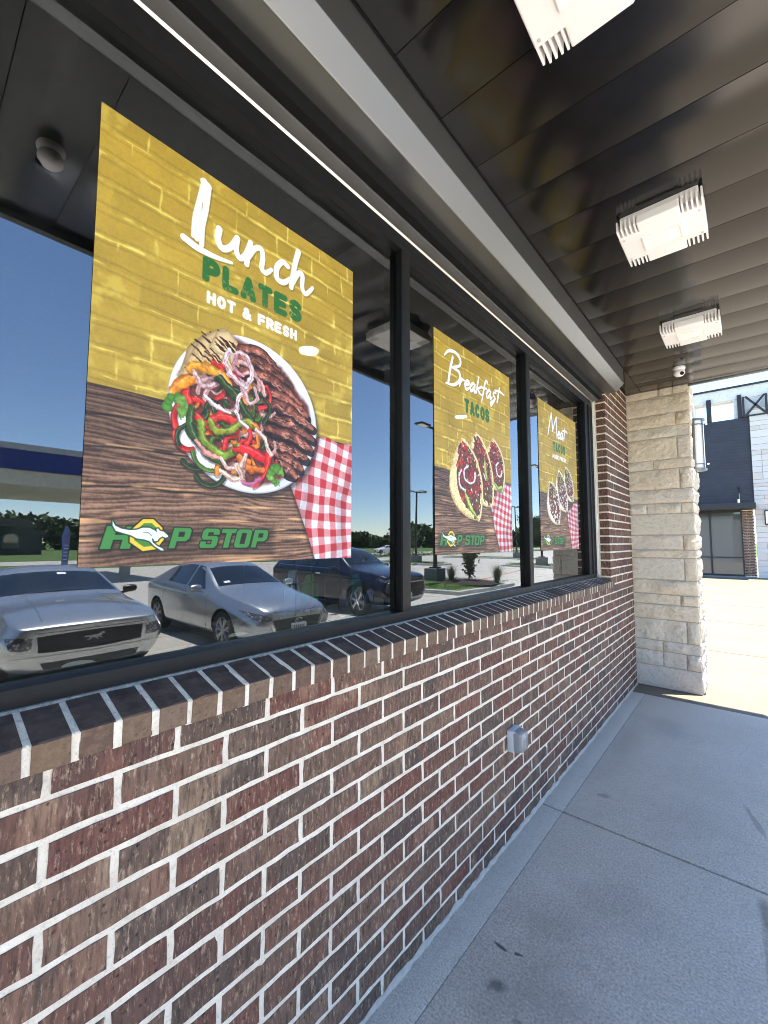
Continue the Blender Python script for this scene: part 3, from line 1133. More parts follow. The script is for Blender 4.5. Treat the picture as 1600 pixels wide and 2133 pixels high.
class Print:
    def __init__(s, seed):
        s.a = np.zeros((PH, PW, 3), np.float32)
        s.rg = np.random.default_rng(seed)
        s.tex = vnoise(PH, PW, 60, 46, seed + 5, 4, .6)
        s.fine = vnoise(PH, PW, 220, 170, seed + 6, 2, .6)

    def px(s, p):
        return [(q[0] * PW, q[1] * PH) for q in p]

    def win(s, p, pad):
        xs = [q[0] for q in p]; ys = [q[1] for q in p]
        x0, x1 = int(max(0, min(xs) - pad)), int(min(PW, max(xs) + pad + 2))
        y0, y1 = int(max(0, min(ys) - pad)), int(min(PH, max(ys) + pad + 2))
        if x1 <= x0 or y1 <= y0:
            return None
        Y, X = np.mgrid[y0:y1, x0:x1].astype(np.float32)
        return (slice(y0, y1), slice(x0, x1)), X + .5, Y + .5

    def put(s, sl, al, col):
        al = np.clip(al, 0, 1)[..., None]
        s.a[sl] = s.a[sl] * (1 - al) + np.asarray(col, np.float32) * al

    def poly_sd(s, p, X, Y):
        n = len(p)
        d = np.full(X.shape, 1e9, np.float32)
        ins = np.zeros(X.shape, bool)
        for i in range(n):
            (x0, y0), (x1, y1) = p[i], p[(i + 1) % n]
            ex, ey = x1 - x0, y1 - y0
            wx, wy = X - x0, Y - y0
            t = np.clip((wx * ex + wy * ey) / (ex * ex + ey * ey + 1e-9), 0, 1)
            d = np.minimum(d, (wx - ex * t) ** 2 + (wy - ey * t) ** 2)
            c = ((y0 <= Y) & (y1 > Y)) | ((y1 <= Y) & (y0 > Y))
            xi = x0 + (Y - y0) * ex / (ey if abs(ey) > 1e-9 else 1e-9)
            ins ^= c & (X < xi)
        d = np.sqrt(d)
        return np.where(ins, -d, d)

    def poly(s, p, col, al=1., px=False, soft=.7, shade=0., grow=0.):
        q = p if px else s.px(p)
        r = s.win(q, 3 + soft + grow)
        if r is None:
            return
        sl, X, Y = r
        d = s.poly_sd(q, X, Y) - grow
        c = np.asarray(col, np.float32)
        if shade:
            k = 1 - shade * np.exp(-np.maximum(-d, 0) / 5.)
            c = c * k[..., None]
        s.put(sl, al * ss(-d, -soft, soft), c)

    def stroke(s, p, w, col, shade=.0, hi=0., tex=0., al=1., px=False, curve=True, edge=None):
        """line of width w px (a number or one per point); shade darkens the edges, hi adds a gloss line"""
        q = p if px else s.px(p)
        ws = list(w) if isinstance(w, (list, tuple)) else [w] * len(q)
        if curve and len(q) > 2:
            wq = smooth_line([(a, 0) for a in ws])
            q = smooth_line(q)
            ws = [a[0] for a in wq]
        r = s.win(q, max(ws) + 2)
        if r is None:
            return
        sl, X, Y = r
        best = np.full(X.shape, 1e9, np.float32); side = np.zeros(X.shape, np.float32); wid = np.ones(X.shape, np.float32)
        for i in range(len(q) - 1):
            (x0, y0), (x1, y1) = q[i], q[i + 1]
            ex, ey = x1 - x0, y1 - y0
            L = math.hypot(ex, ey) + 1e-6
            t = np.clip(((X - x0) * ex + (Y - y0) * ey) / L ** 2, 0, 1)
            dx, dy = X - x0 - ex * t, Y - y0 - ey * t
            d = np.hypot(dx, dy)
            hw = (ws[i] * (1 - t) + ws[i + 1] * t) / 2
            k = d - hw
            mk = k < best
            best = np.where(mk, k, best)
            sg = (ex * dy - ey * dx) / L
            side = np.where(mk, sg / np.maximum(hw, .3), side)
            wid = np.where(mk, hw, wid)
        if edge is not None:
            s.put(sl, al * ss(-best, -1.9, -.6) * .8, edge)
        c = np.ones(X.shape + (3,), np.float32) * np.asarray(col, np.float32)
        if shade:
            c *= (1 - shade * np.clip(np.abs(side), 0, 1) ** 2)[..., None]
        if tex:
            c *= (1 + tex * (s.tex[sl] - .5) * 2)[..., None]
        if hi:
            h = np.exp(-((side + .35) / .16) ** 2) * hi * (.35 + .9 * s.tex[sl])
            c = c + (1 - c) * np.clip(h, 0, 1)[..., None]
        s.put(sl, al * ss(-best, -.7, .7), c)

    def blob(s, c, r, col, n=9, shade=.3, jit=.3, al=1., sq=1., ang=0.):
        pts = []
        for k in range(n):
            a = 2 * math.pi * k / n
            q = r * (1 + s.rg.uniform(-jit, jit))
            x, y = q * math.cos(a), q * sq * math.sin(a)
            pts.append((c[0] * PW + x * math.cos(ang) - y * math.sin(ang), c[1] * PH + x * math.sin(ang) + y * math.cos(ang)))
        pts = [tuple(v) for v in smooth_line(pts + pts[:1], 3)][:-1]
        s.poly(pts, col, al, True, .7, shade)

    # ---------------------------------------------------------- shared background
    def background(s, seed):
        Y, X = np.mgrid[0:PH, 0:PW].astype(np.float32)
        # painted yellow brick wall
        rowh, brl = 56., 118.
        wob = (vnoise(PH, PW, 9, 7, seed + 1, 4) - .5)
        wob2 = (vnoise(PH, PW, 9, 7, seed + 2, 4) - .5)
        Yw = Y + wob * 15 + 12
        row = np.floor(Yw / rowh)
        rr_ = np.random.default_rng(seed + 77).random(64) * brl
        Xw = X + wob2 * 20 + rr_[np.clip(row, 0, 63).astype(int)] * .35 + (row % 2) * brl / 2
        fy = np.abs(Yw / rowh - np.round(Yw / rowh)) * rowh
        fx = np.abs(Xw / brl - np.round(Xw / brl)) * brl
        nb = vnoise(PH, PW, 22, 17, seed + 3, 4, .6)
        br = ss(vnoise(PH, PW, 13, 10, seed + 4, 4, .6), .40, .56)
        line = np.maximum(ss(3.4 + 3 * (nb - .5) * 2 - fy, 0, 2.2), ss(3.4 + 3 * (nb - .5) * 2 - fx, 0, 2.2)) * br
        glow = np.maximum(np.exp(-fy / 7), np.exp(-fx / 7)) * ss(nb, .45, .75) * .55
        base = np.array([.735, .605, .215], np.float32)
        tone = .93 + .20 * (vnoise(PH, PW, 7, 5, seed + 8, 5, .6) - .5) + .10 * (s.fine - .5)
        cid = ((row * 7 + np.floor(Xw / brl) * 13) % 11) / 11.
        tone *= .95 + .09 * cid
        c = base * tone[..., None]
        c = c + (np.array([.93, .84, .42]) - c) * np.clip(line * .62 + glow * .55, 0, 1)[..., None]
        pat = ss(vnoise(PH, PW, 6, 5, seed + 9, 5, .65), .56, .68) * .35 * ss(nb, .4, .6)
        c = c + (np.array([.90, .80, .36]) - c) * pat[..., None]
        dk = ss(fy, 5, 9) * (1 - ss(fy, 9, 14)) * .10
        c *= (1 - dk)[..., None]
        s.a[:] = c
        # plank table
        v0 = .619
        wv = (vnoise(PH, PW, 5, 4, seed + 11, 3) - .5)
        yy = (Y / PH - v0) * PH + wv * 7 + X * .03
        g1 = vnoise(PH, PW, 130, 5, seed + 12, 4, .62)
        knot = vnoise(PH, PW, 6, 4, seed + 13, 2)
        rings = .5 + .5 * np.sin(yy * .62 + knot * 13 + g1 * 10)
        grain = .55 * g1 + .28 * rings + .17 * s.fine
        wood = np.array([.24, .165, .125]) + (np.array([.58, .44, .345]) - np.array([.24, .165, .125])) * ss(grain, .22, .78)[..., None]
        strk = ss(vnoise(PH, PW, 75, 3, seed + 14, 3, .6), .60, .74) * ss(vnoise(PH, PW, 8, 7, seed + 15, 3), .42, .60)
        wood = wood + (np.array([.84, .64, .44]) - wood) * (strk * .75)[..., None]
        for yl in (54, 118, 196, 285):
            dl = np.abs(yy - yl - 7 * (vnoise(PH, PW, 3, 6, seed + yl, 3) - .5) * 2)
            wood *= (1 - .62 * np.exp(-(dl / 2.0) ** 2))[..., None]
            hl = np.exp(-((yy - yl + 4.5) / 2.0) ** 2) * ss(vnoise(PH, PW, 6, 12, seed + yl + 3, 3), .45, .62)
            wood = wood + (np.array([.90, .70, .47]) - wood) * (hl * .7)[..., None]
        wood *= (.80 + .35 * ss(Y / PH, .62, .9))[..., None]
        al = ss(Y / PH - v0 - .0, -.0007, .0007)[..., None]
        s.a = s.a * (1 - al) + wood.astype(np.float32) * al

    def cloth(s, pts, seed, per=23.):
        q = [tuple(v) for v in smooth_line(s.px(pts + pts[:1]), 1)][:-1]
        for g, a in ((14, .12), (9, .2), (4, .3)):
            s.poly([(x - 5, y + 4) for x, y in q], (.06, .04, .03), a, True, g)
        r = s.win(q, 4)
        sl, X, Y = r
        d = s.poly_sd(q, X, Y)
        n = vnoise(PH, PW, 5, 4, seed, 3)[sl] - .5
        a = RAD_(9)
        bend = ss(Y, .80 * PH, PH) * .55
        U = (X * math.cos(a) + Y * math.sin(a)) + n * 34 - bend * (Y - .80 * PH) * .25
        V = (-X * math.sin(a) + Y * math.cos(a)) + n * 26 + bend * (X - .8 * PW) * .45
        su = ss(np.abs(((U / per) % 2) - 1), .46, .54)
        sv = ss(np.abs(((V / per) % 2) - 1), .46, .54)
        lev = (su + sv) / 2
        wv = .93 + .14 * (s.fine[sl] - .5) + .05 * np.sin(X * 1.7) * np.sin(Y * 1.7)
        white = np.array([.93, .92, .93]); mid = np.array([.89, .57, .58]); red = np.array([.78, .19, .21])
        c = np.where(lev[..., None] < .5, white + (mid - white) * (lev * 2)[..., None], mid + (red - mid) * (lev * 2 - 1)[..., None])
        fold = 1 - .13 * ss(np.sin(X * .035 + n * 6 + Y * .012), .2, 1)
        c = c * (wv * fold)[..., None]
        c *= (1 - .16 * np.exp(-np.maximum(-d, 0) / 4.))[..., None]
        s.put(sl, ss(-d, -.7, .7), c)

    # ---------------------------------------------------------- lettering
    def block(s, text, u0, u1, vt, vb, tl, col, th=.25, wear=.0, drop=0.):
        """heavy rounded capitals between u0..u1; vt, vb = top and bottom v; tl = slope in v"""
        adv = dict(I=.40, M=1.02, **{'&': .86, ' ': .45})
        ws = [adv.get(ch, .76) for ch in text]
        k = (u1 - u0) * PW / (sum(ws) - .07)
        H = (vb - vt) * PH
        x = u0 * PW
        save = s.a.copy()
        for ch, wd in zip(text, ws):
            for stq in GLYPH.get(ch, []):
                pts, cv = stq
                q = []
                for (a, b) in pts:
                    xx = x + th * H / 2 + a * (k * (wd - .07) - th * H)
                    f = (xx / PW - u0) / (u1 - u0)
                    yy = vb * PH - (H * th * .46 + b * H * (1 - th * .92)) + tl * PH * f
                    q.append((xx, yy))
                s.stroke(q, th * H * .98, col, px=True, curve=cv)
            x += wd * k
        if wear:
            m = ss(s.tex * .6 + s.fine * .4, .60, .66)[..., None] * wear
            s.a = s.a * (1 - m) + save * m

    def script(s, strokes, w, col=(.96, .965, .98)):
        for p, k in strokes:
            s.stroke([(a + .004, b + .004) for a, b in p], [w * z for z in k] if isinstance(k, list) else w * k, (.28, .22, .06), al=.35)
        for p, k in strokes:
            s.stroke(p, [w * z for z in k] if isinstance(k, list) else w * k, col)

    def word(s, text, u0, v0, sx, sy, slope, w, slant=.22):
        """joined brush script: baseline starts at (u0, v0)"""
        x = 0.
        stz = []
        for ch in text:
            for pts in SCRIPT[ch][1]:
                q = []
                for (a, b) in pts:
                    uu = u0 + (x + a + slant * b * .5) * sx
                    q.append((uu, v0 - b * sy + slope * (x + a)))
                stz.append((q, [.85] + [1.1] * (len(q) - 2) + [.6] if len(q) > 2 else .9))
            x += SCRIPT[ch][0]
        s.script(stz, w)

    def logo(s):
        g = (.245, .50, .235)
        dkg = (.05, .10, .05)

        def letter(polys, x0, wd, c=g):
            # polys: outer first, holes after; unit box, y up, sheared
            for grow, cc in ((2.2, dkg), (0, c)):
                for i, pl in enumerate(polys):
                    q = [(x0 * PW + (a * wd + .26 * b * .047 * PH / PW) * PW, (.9635 - b * .0485) * PH) for a, b in pl]
                    if i == 0:
                        if grow:
                            s.poly(q, cc, 1., True, .9, grow=grow)
                            s.poly([(x_ + 3, y_ + 4) for x_, y_ in q], (.05, .035, .03), .5, True, 4)
                        else:
                            s.poly(q, cc, 1., True, .7)
                    elif not grow:
                        s.poly(q, (.13, .10, .07), 1., True, .7)
        s.poly([(.03, .905), (.6, .905), (.6, .985), (.03, .985)], (.10, .07, .055), .45, False, 16)
        Hh = [[(0, 0), (.33, 0), (.33, .40), (.62, .40), (.62, 0), (.95, 0), (.95, 1), (.62, 1), (.62, .62), (.33, .62), (.33, 1), (0, 1)]]
        Pp = [[(0, 0), (.34, 0), (.34, .34), (.82, .34), (1, .48), (1, .88), (.86, 1), (0, 1)], [(.34, .56), (.66, .56), (.66, .80), (.34, .80)]]
        Ss = [[(.10, 0), (.86, 0), (1, .14), (1, .50), (.88, .62), (.34, .62), (.34, .80), (.64, .80), (.64, .68), (1, .68), (1, .86), (.86, 1), (.12, 1), (0, .88), (0, .54), (.12, .42), (.64, .42), (.64, .20), (.34, .20), (.34, .34), (0, .34), (0, .12)]]
        Tt = [[(.32, 0), (.68, 0), (.68, .78), (1, .78), (1, 1), (0, 1), (0, .78), (.32, .78)]]
        Oo = [[(.12, 0), (.88, 0), (1, .12), (1, .88), (.88, 1), (.12, 1), (0, .88), (0, .12)], [(.34, .2), (.66, .2), (.66, .8), (.34, .8)]]
        letter(Hh, .047, .078)
        letter(Pp, .226, .056)
        for k, (pl, x) in enumerate(((Ss, .319), (Tt, .383), (Oo, .4385), (Pp, .505))):
            letter(pl, x, .058 if k != 1 else .055)
        oc = [(.153, .898), (.181, .897), (.207, .916), (.213, .943), (.192, .965), (.155, .969), (.12, .949), (.12, .924)]
        s.poly(oc, dkg, 1., False, .9, grow=2.5)
        s.poly(oc, (.93, .74, .22), 1.)
        cx, cy = .1655, .933
        s.poly([(cx + (a - cx) * .74, cy + (b - cy) * .74) for a, b in oc], (.26, .49, .20), 1.)
        kg = [(.075, .903), (.082, .914), (.097, .92), (.118, .923), (.137, .922), (.153, .917), (.171, .917), (.187, .923), (.193, .928), (.19, .919), (.195, .918), (.2, .923), (.211, .925), (.223, .933), (.225, .937), (.217, .939), (.208, .936), (.198, .941), (.195, .946), (.186, .947), (.181, .939), (.179, .943), (.182, .95), (.195, .958), (.209, .963), (.214, .968), (.206, .968), (.186, .958), (.173, .947), (.158, .943), (.138, .941), (.122, .934), (.1, .929), (.084, .925), (.076, .914)]
        s.poly(kg, (.10, .22, .12), 1., False, .9, grow=2.6)
        s.poly(kg, (.90, .94, .95), 1.)
        s.stroke([(.155, .927), (.168, .928), (.178, .935)], 1.6, (.25, .42, .33))

    # ---------------------------------------------------------- food
    def onion(s, p, w=11, c=(.88, .74, .72)):
        s.stroke(p, w + 2, (.34, .19, .18), al=.45)
        s.stroke(p, w, c, .24, .2, .26)
        s.stroke([(a, b + .004) for a, b in p], 2.0, (.62, .33, .40), al=.7)

    def pepper(s, p, w, c):
        s.stroke([(a + .002, b + .005) for a, b in p], [z + 3 for z in w] if isinstance(w, list) else w + 3, (.16, .07, .04), al=.4)
        s.stroke(p, w, c, .42, .30, .34)

    def arc(s, cx, cy, r, a0, a1, k=6, sq=1.):
        return [(cx + r * math.cos(a0 + (a1 - a0) * i / k), cy + r * sq * math.sin(a0 + (a1 - a0) * i / k) * PW / PH) for i in range(k + 1)]

    def plate(s):
        cx, cy, rx, ry = .5015, .6035, .2945, .2135
        for g, a in ((22, .18), (12, .28), (5, .35)):
            s.poly([(cx + .012 + rx * math.cos(t) * 1., cy + .012 + ry * math.sin(t)) for t in np.linspace(0, 6.283, 60, False)], (.10, .07, .05), a, False, g)
        el = lambda k, dx=0, dy=0: [(cx + dx + rx * k * math.cos(t), cy + dy + ry * k * math.sin(t)) for t in np.linspace(0, 6.283, 90, False)]
        s.poly(el(1), (.72, .73, .77))
        s.poly(el(.988, -.001, -.002), (.91, .92, .945), 1, False, 1.2)
        s.poly(el(.86, .001, .003), (.80, .81, .85), .55, False, 7)
        s.poly(el(.82, .004, .002), (.87, .88, .90), 1, False, 8)
        s.poly([(.72, .50), (.79, .56), (.79, .66), (.70, .76), (.62, .80), (.60, .77)], (.60, .60, .64), .35, False, 14)
        s.poly([(.235, .55), (.30, .45), (.385, .40), (.5, .41), (.62, .44), (.75, .53), (.775, .62), (.71, .73), (.60, .78), (.50, .80), (.38, .76), (.29, .70)], (.34, .13, .085), .9, False, 8)
        # flat bread
        tq = (.86, .72, .50)
        for pl, c in (([(.235, .555), (.262, .475), (.315, .425), (.37, .400), (.42, .44), (.40, .50), (.33, .54)], (.80, .66, .44)),
                      ([(.25, .520), (.30, .445), (.345, .41), (.385, .389), (.43, .412), (.465, .47), (.41, .50), (.33, .51)], tq),
                      ([(.33, .455), (.36, .405), (.40, .392), (.435, .413), (.46, .455), (.43, .48)], (.89, .77, .56))):
            s.poly(pl, c, 1, False, 1., .38)
            for _ in range(46):
                x, y = s.rg.uniform(.25, .45), s.rg.uniform(.40, .53)
                q = [(x, y), (x + .022, y + .008), (x + .045, y + .022)]
                xs = [v[0] for v in pl]; ys = [v[1] for v in pl]
                X = np.array([[q[1][0] * PW]]); Y = np.array([[q[1][1] * PH]])
                if s.poly_sd(s.px(pl), X, Y)[0, 0] < -8:
                    s.stroke(q, [1.5, s.rg.uniform(4, 8), 1.5], (.22, .12, .06), al=.85)
                    s.stroke(q, 3, (.10, .05, .03), al=.7)
            for _ in range(60):
                x, y = s.rg.uniform(.24, .46), s.rg.uniform(.39, .55)
                X = np.array([[x * PW]]); Y = np.array([[y * PH]])
                if s.poly_sd(s.px(pl), X, Y)[0, 0] < -3:
                    s.blob((x, y), s.rg.uniform(1.2, 4), (.62, .42, .22), 6, 0, .4, .5)
        # steak slices
        sl = [[(.445, .430), (.52, .418), (.60, .452)], [(.45, .455), (.55, .452), (.66, .492)], [(.465, .488), (.58, .485), (.70, .527)], [(.50, .52), (.62, .525), (.745, .562)],
              [(.52, .553), (.65, .562), (.775, .592)], [(.54, .590), (.66, .600), (.778, .628)], [(.56, .628), (.68, .640), (.765, .662)], [(.575, .665), (.68, .680), (.745, .694)],
              [(.60, .700), (.67, .712), (.715, .727)], [(.62, .728), (.655, .738), (.685, .748)]]
        for q in sl:
            s.stroke([(a + .004, b + .010) for a, b in q], [26, 38, 26], (.07, .03, .025), al=.85)
            q2 = [(a + s.rg.uniform(-.008, .008), b + s.rg.uniform(-.004, .004)) for a, b in q]
            s.stroke(q2, [20, 33, 20], (.56, .325, .25), .70, .0, .75)
            for k in range(26):
                t = s.rg.uniform(0, .86)
                f = lambda t_: ((1 - t_) ** 2 * q[0][0] + 2 * t_ * (1 - t_) * q[1][0] + t_ * t_ * q[2][0], (1 - t_) ** 2 * q[0][1] + 2 * t_ * (1 - t_) * q[1][1] + t_ * t_ * q[2][1])
                dy = s.rg.uniform(-.014, .012)
                a, b = f(t), f(min(1, t + s.rg.uniform(.06, .16)))
                ln = [(a[0], a[1] + dy), ((a[0] + b[0]) / 2, (a[1] + b[1]) / 2 + dy + .003), (b[0], b[1] + dy)]
                s.stroke(ln, [1, s.rg.uniform(1.6, 4.2), 1], (.80, .58, .51) if k % 3 else (.13, .06, .05), al=.8)
            s.stroke([(q[0][0], q[0][1] + .014), (q[1][0], q[1][1] + .016), (q[2][0], q[2][1] + .012)], [2, 6, 2], (.12, .05, .04), al=.8)
        # vegetables: scattered underlayer, then the pieces that stand out
        R_, O_, G_, Y_, D_ = (.83, .16, .13), (.93, .50, .13), (.30, .42, .12), (.93, .68, .20), (.16, .24, .10)
        for k in range(80):
            cx_, cy_ = s.rg.uniform(.27, .56), s.rg.uniform(.51, .77)
            if ((cx_ - .42) / .17) ** 2 + ((cy_ - .645) / .135) ** 2 > 1.05:
                continue
            a0 = s.rg.uniform(0, 6.28)
            q = s.arc(cx_, cy_, s.rg.uniform(.03, .07), a0, a0 + s.rg.uniform(1.2, 2.6))
            t = k % 6
            if t in (0, 3):
                s.onion(q, s.rg.uniform(7, 12), (.80, .62, .58))
            else:
                s.pepper(q, s.rg.uniform(9, 15), [R_, R_, D_, R_, O_, G_][t])
        s.pepper([(.262, .555), (.265, .60), (.30, .640), (.36, .665), (.44, .655)], 20, R_)
        s.pepper([(.35, .640), (.38, .625), (.44, .632)], 22, (.88, .20, .15))
        s.pepper([(.225, .590), (.245, .565), (.29, .548)], 22, (.95, .55, .12))
        s.pepper([(.275, .525), (.325, .510), (.385, .520), (.40, .530)], 24, (.96, .62, .13))
        s.onion([(.285, .535), (.32, .560), (.36, .545), (.37, .52)], 12)
        s.pepper([(.37, .530), (.43, .560), (.47, .60), (.50, .625)], 24, (.20, .27, .10))
        s.pepper([(.282, .625), (.275, .665), (.305, .70), (.36, .735), (.40, .745)], 22, (.20, .30, .12))
        s.pepper([(.315, .655), (.33, .70), (.39, .725), (.445, .700)], 20, (.47, .56, .16))
        s.pepper([(.345, .645), (.37, .668), (.42, .655), (.47, .622), (.50, .63)], 20, (.50, .53, .14))
        s.pepper([(.43, .705), (.47, .700), (.49, .665), (.485, .645)], 13, R_)
        s.pepper([(.49, .70), (.52, .68), (.525, .64), (.505, .625)], 14, O_)
        s.pepper([(.47, .700), (.51, .705), (.545, .715)], 26, (.88, .13, .13))
        s.pepper([(.565, .705), (.560, .745), (.53, .785), (.51, .80)], [18, 17, 12, 5], (.87, .14, .13))
        s.pepper([(.45, .725), (.49, .750), (.54, .748)], 20, (.90, .43, .12))
        s.onion([(.405, .445), (.39, .475), (.43, .515), (.47, .525), (.49, .49), (.48, .455), (.445, .440), (.42, .46)], 12, (.90, .80, .80))
        s.onion([(.43, .455), (.425, .485), (.455, .50)], 10, (.80, .55, .60))
        s.onion([(.475, .525), (.45, .56), (.435, .595)], 10, (.90, .82, .80))
        s.onion([(.455, .535), (.49, .57), (.52, .55), (.505, .525)], 11, (.86, .68, .68))
        s.onion([(.33, .585), (.37, .605), (.41, .61)], 10, (.93, .90, .88))
        s.onion([(.43, .60), (.45, .625), (.475, .638)], 9, (.95, .92, .90))
        s.onion([(.385, .735), (.42, .755), (.46, .745), (.475, .715)], 13, (.90, .74, .66))
        s.onion([(.30, .70), (.33, .725), (.37, .735)], 10, (.82, .58, .50))
        s.onion([(.39, .765), (.43, .785), (.455, .775), (.44, .745)], 12, (.92, .80, .68))
        s.onion([(.515, .64), (.55, .66), (.575, .70)], 11, (.93, .80, .72))
        s.onion([(.47, .79), (.50, .79), (.535, .775)], 11, (.72, .38, .52))
        for bx, by, n in ((.232, .625, 8), (.605, .758, 9)):
            for k in range(n):
                a = s.rg.uniform(0, 6.28)
                s.blob((bx + .024 * math.cos(a), by + .02 * math.sin(a)), s.rg.uniform(8, 13), (.36, .60, .20) if k % 2 else (.52, .72, .30), 7, .35, .35)
            s.stroke([(bx, by), (bx + .015, by + .03)], 2, (.3, .5, .2))

    def warp(s, cx, cy, rx, ry, a1, a2, seed):
        """break up clean edges inside an ellipse, like soft food under a lens"""
        Y, X = np.mgrid[0:PH, 0:PW].astype(np.float32)
        d = np.hypot((X / PW - cx) / rx, (Y / PH - cy) / ry)
        k = 1 - ss(d, .86, .98)
        dx = ((vnoise(PH, PW, 34, 26, seed, 2) - .5) * a1 + (vnoise(PH, PW, 120, 92, seed + 1, 2) - .5) * a2) * 2 * k
        dy = ((vnoise(PH, PW, 34, 26, seed + 2, 2) - .5) * a1 + (vnoise(PH, PW, 120, 92, seed + 3, 2) - .5) * a2) * 2 * k
        w = s.a[np.clip(Y + dy, 0, PH - 1).astype(int), np.clip(X + dx, 0, PW - 1).astype(int)]
        m = vnoise(PH, PW, 150, 115, seed + 4, 3, .7)
        g = 1 + k * ((m - .5) * .55 + (vnoise(PH, PW, 26, 20, seed + 5, 3) - .5) * .30)
        s.a = np.clip(w * g[..., None], 0, 1).astype(np.float32)

    def taco(s, A, B, bl, br, kind=0, rim=15):
        A = np.array(A) * (PW, PH); B = np.array(B) * (PW, PH)
        ch = B - A
        L = np.hypot(*ch)
        nrm = np.array([-ch[1], ch[0]]) / L      # points to the left of A->B on screen
        if nrm[0] > 0:
            nrm = -nrm
        t = np.linspace(0, 1, 26)
        f = np.sin(np.pi * t) ** .72
        left = [tuple(A + ch * a + nrm * bl * b) for a, b in zip(t, f)]
        right = [tuple(A + ch * a - nrm * br * b) for a, b in zip(t, f)]
        shell = left + right[::-1]
        s.poly([(x + 5, y + 9) for x, y in shell], (.06, .035, .03), .5, True, 9)
        tan = (.96, .86, .62) if kind == 0 else (.95, .90, .78)
        s.poly(shell, tan, 1, True, .8, .30)
        for _ in range(70):
            a, b = s.rg.uniform(.05, .95), s.rg.uniform(.45, .98)
            c = A + ch * a + nrm * bl * (math.sin(math.pi * a) ** .72) * b
            s.blob((c[0] / PW, c[1] / PH), s.rg.uniform(1, 4.5) * rim / 15, (.80, .60, .33), 6, 0, .4, .35)
        inner = [tuple(A + ch * (.06 + .88 * a) + nrm * (bl * .66 * b)) for a, b in zip(t, f)] + [tuple(A + ch * (.06 + .88 * a) - nrm * br * .80 * b) for a, b in zip(t, f)][::-1]
        s.poly(inner, (.40, .19, .13), 1, True, 1.2)
        Yr = L * .016
        for k in range(330):
            a = s.rg.uniform(.05, .95)
            b = s.rg.uniform(-.85, .80)
            ff = math.sin(math.pi * a) ** .72
            c = A + ch * a + nrm * ff * (b * bl * .76 if b > 0 else b * br)
            cc = (c[0] / PW, c[1] / PH)
            z = s.rg.random()
            if kind == 0:
                if a < .72 and z < .46:
                    s.blob(cc, s.rg.uniform(.9, 1.9) * Yr, (.86, .20, .15) if z < .28 else (.93, .46, .36), 6, .45, .3)
                elif z < .52:
                    s.blob(cc, s.rg.uniform(.6, 1.1) * Yr, (.40, .50, .22), 6, .3, .4)
                elif z < .60:
                    s.blob(cc, s.rg.uniform(.6, 1.1) * Yr, (.92, .90, .84), 6, .2, .4)
                else:
                    s.blob(cc, s.rg.uniform(.7, 1.7) * Yr, (.42, .20, .15) if z < .80 else (.60, .35, .26), 7, .5, .4)
            else:
                if a < .36 and z < .5:
                    s.blob(cc, s.rg.uniform(.8, 1.8) * Yr, (.74, .80, .50), 7, .25, .5)
                elif z < .42:
                    s.blob(cc, s.rg.uniform(.8, 1.7) * Yr, (.95, .93, .90), 7, .2, .35)
                elif z < .56:
                    s.blob(cc, s.rg.uniform(.8, 1.5) * Yr, (.78, .22, .18), 6, .4, .3)
                else:
                    s.blob(cc, s.rg.uniform(.8, 1.6) * Yr, (.55, .30, .21), 7, .5, .4)
        # front edge of the shell
        fr = [tuple(A + ch * a - nrm * br * b) for a, b in zip(t, f)]
        s.stroke([(x - 2, y + 2) for x, y in fr[1:-1]], rim * .9, (.16, .08, .05), px=True, curve=False, al=.4)
        s.stroke(fr, rim * .95, (.95, .84, .60) if kind == 0 else (.95, .89, .76), .35, .2, .08, px=True, curve=False)
        s.stroke([tuple(A + ch * a + nrm * (bl * b + 1)) for a, b in zip(t, f)], rim * .3, (.84, .66, .38), .2, px=True, curve=False)


RAD_ = lambda d: d * math.pi / 180
C_ = lambda cx, cy, rx, ry, a0, a1, n=7: [(cx + rx * math.cos(RAD_(a0 + (a1 - a0) * i / n)), cy + ry * math.sin(RAD_(a0 + (a1 - a0) * i / n))) for i in range(n + 1)]
GLYPH = {
    'P': [([(0, 0), (0, 1)], 0), ([(0, 1), (.55, 1)] + C_(.55, .73, .45, .27, 90, -90) + [(0, .46)], 0)],
    'L': [([(0, 1), (0, 0), (1, 0)], 0)],
    'A': [([(0, 0), (.5, 1), (1, 0)], 0), ([(.2, .26), (.8, .26)], 0)],
    'T': [([(0, 1), (1, 1)], 0), ([(.5, 1), (.5, 0)], 0)],
    'E': [([(1, 1), (0, 1), (0, 0), (1, 0)], 0), ([(0, .52), (.85, .52)], 0)],
    'S': [(C_(.5, .75, .5, .25, 25, 270) + C_(.5, .25, .5, .25, 90, -155), 0)],
    'H': [([(0, 0), (0, 1)], 0), ([(1, 0), (1, 1)], 0), ([(0, .5), (1, .5)], 0)],
    'O': [(C_(.5, .5, .5, .5, 0, 360, 18), 0)],
    'F': [([(1, 1), (0, 1), (0, 0)], 0), ([(0, .5), (.85, .5)], 0)],
    'R': [([(0, 0), (0, 1)], 0), ([(0, 1), (.55, 1)] + C_(.55, .73, .45, .27, 90, -90) + [(0, .46)], 0), ([(.5, .46), (1, 0)], 0)],
    'C': [(C_(.5, .5, .5, .5, 48, 312, 14), 0)],
    'M': [([(0, 0), (0, 1), (.5, .35), (1, 1), (1, 0)], 0)],
    'D': [([(0, 0), (0, 1), (.45, 1)] + C_(.45, .5, .55, .5, 90, -90) + [(0, 0)], 0)],
    '&': [([(1, 0), (.25, .72)] + C_(.42, .82, .22, .18, 200, -20) + [(.12, .42)] + C_(.38, .22, .36, .22, 150, 290) + [(.95, .45)], 0)],
}
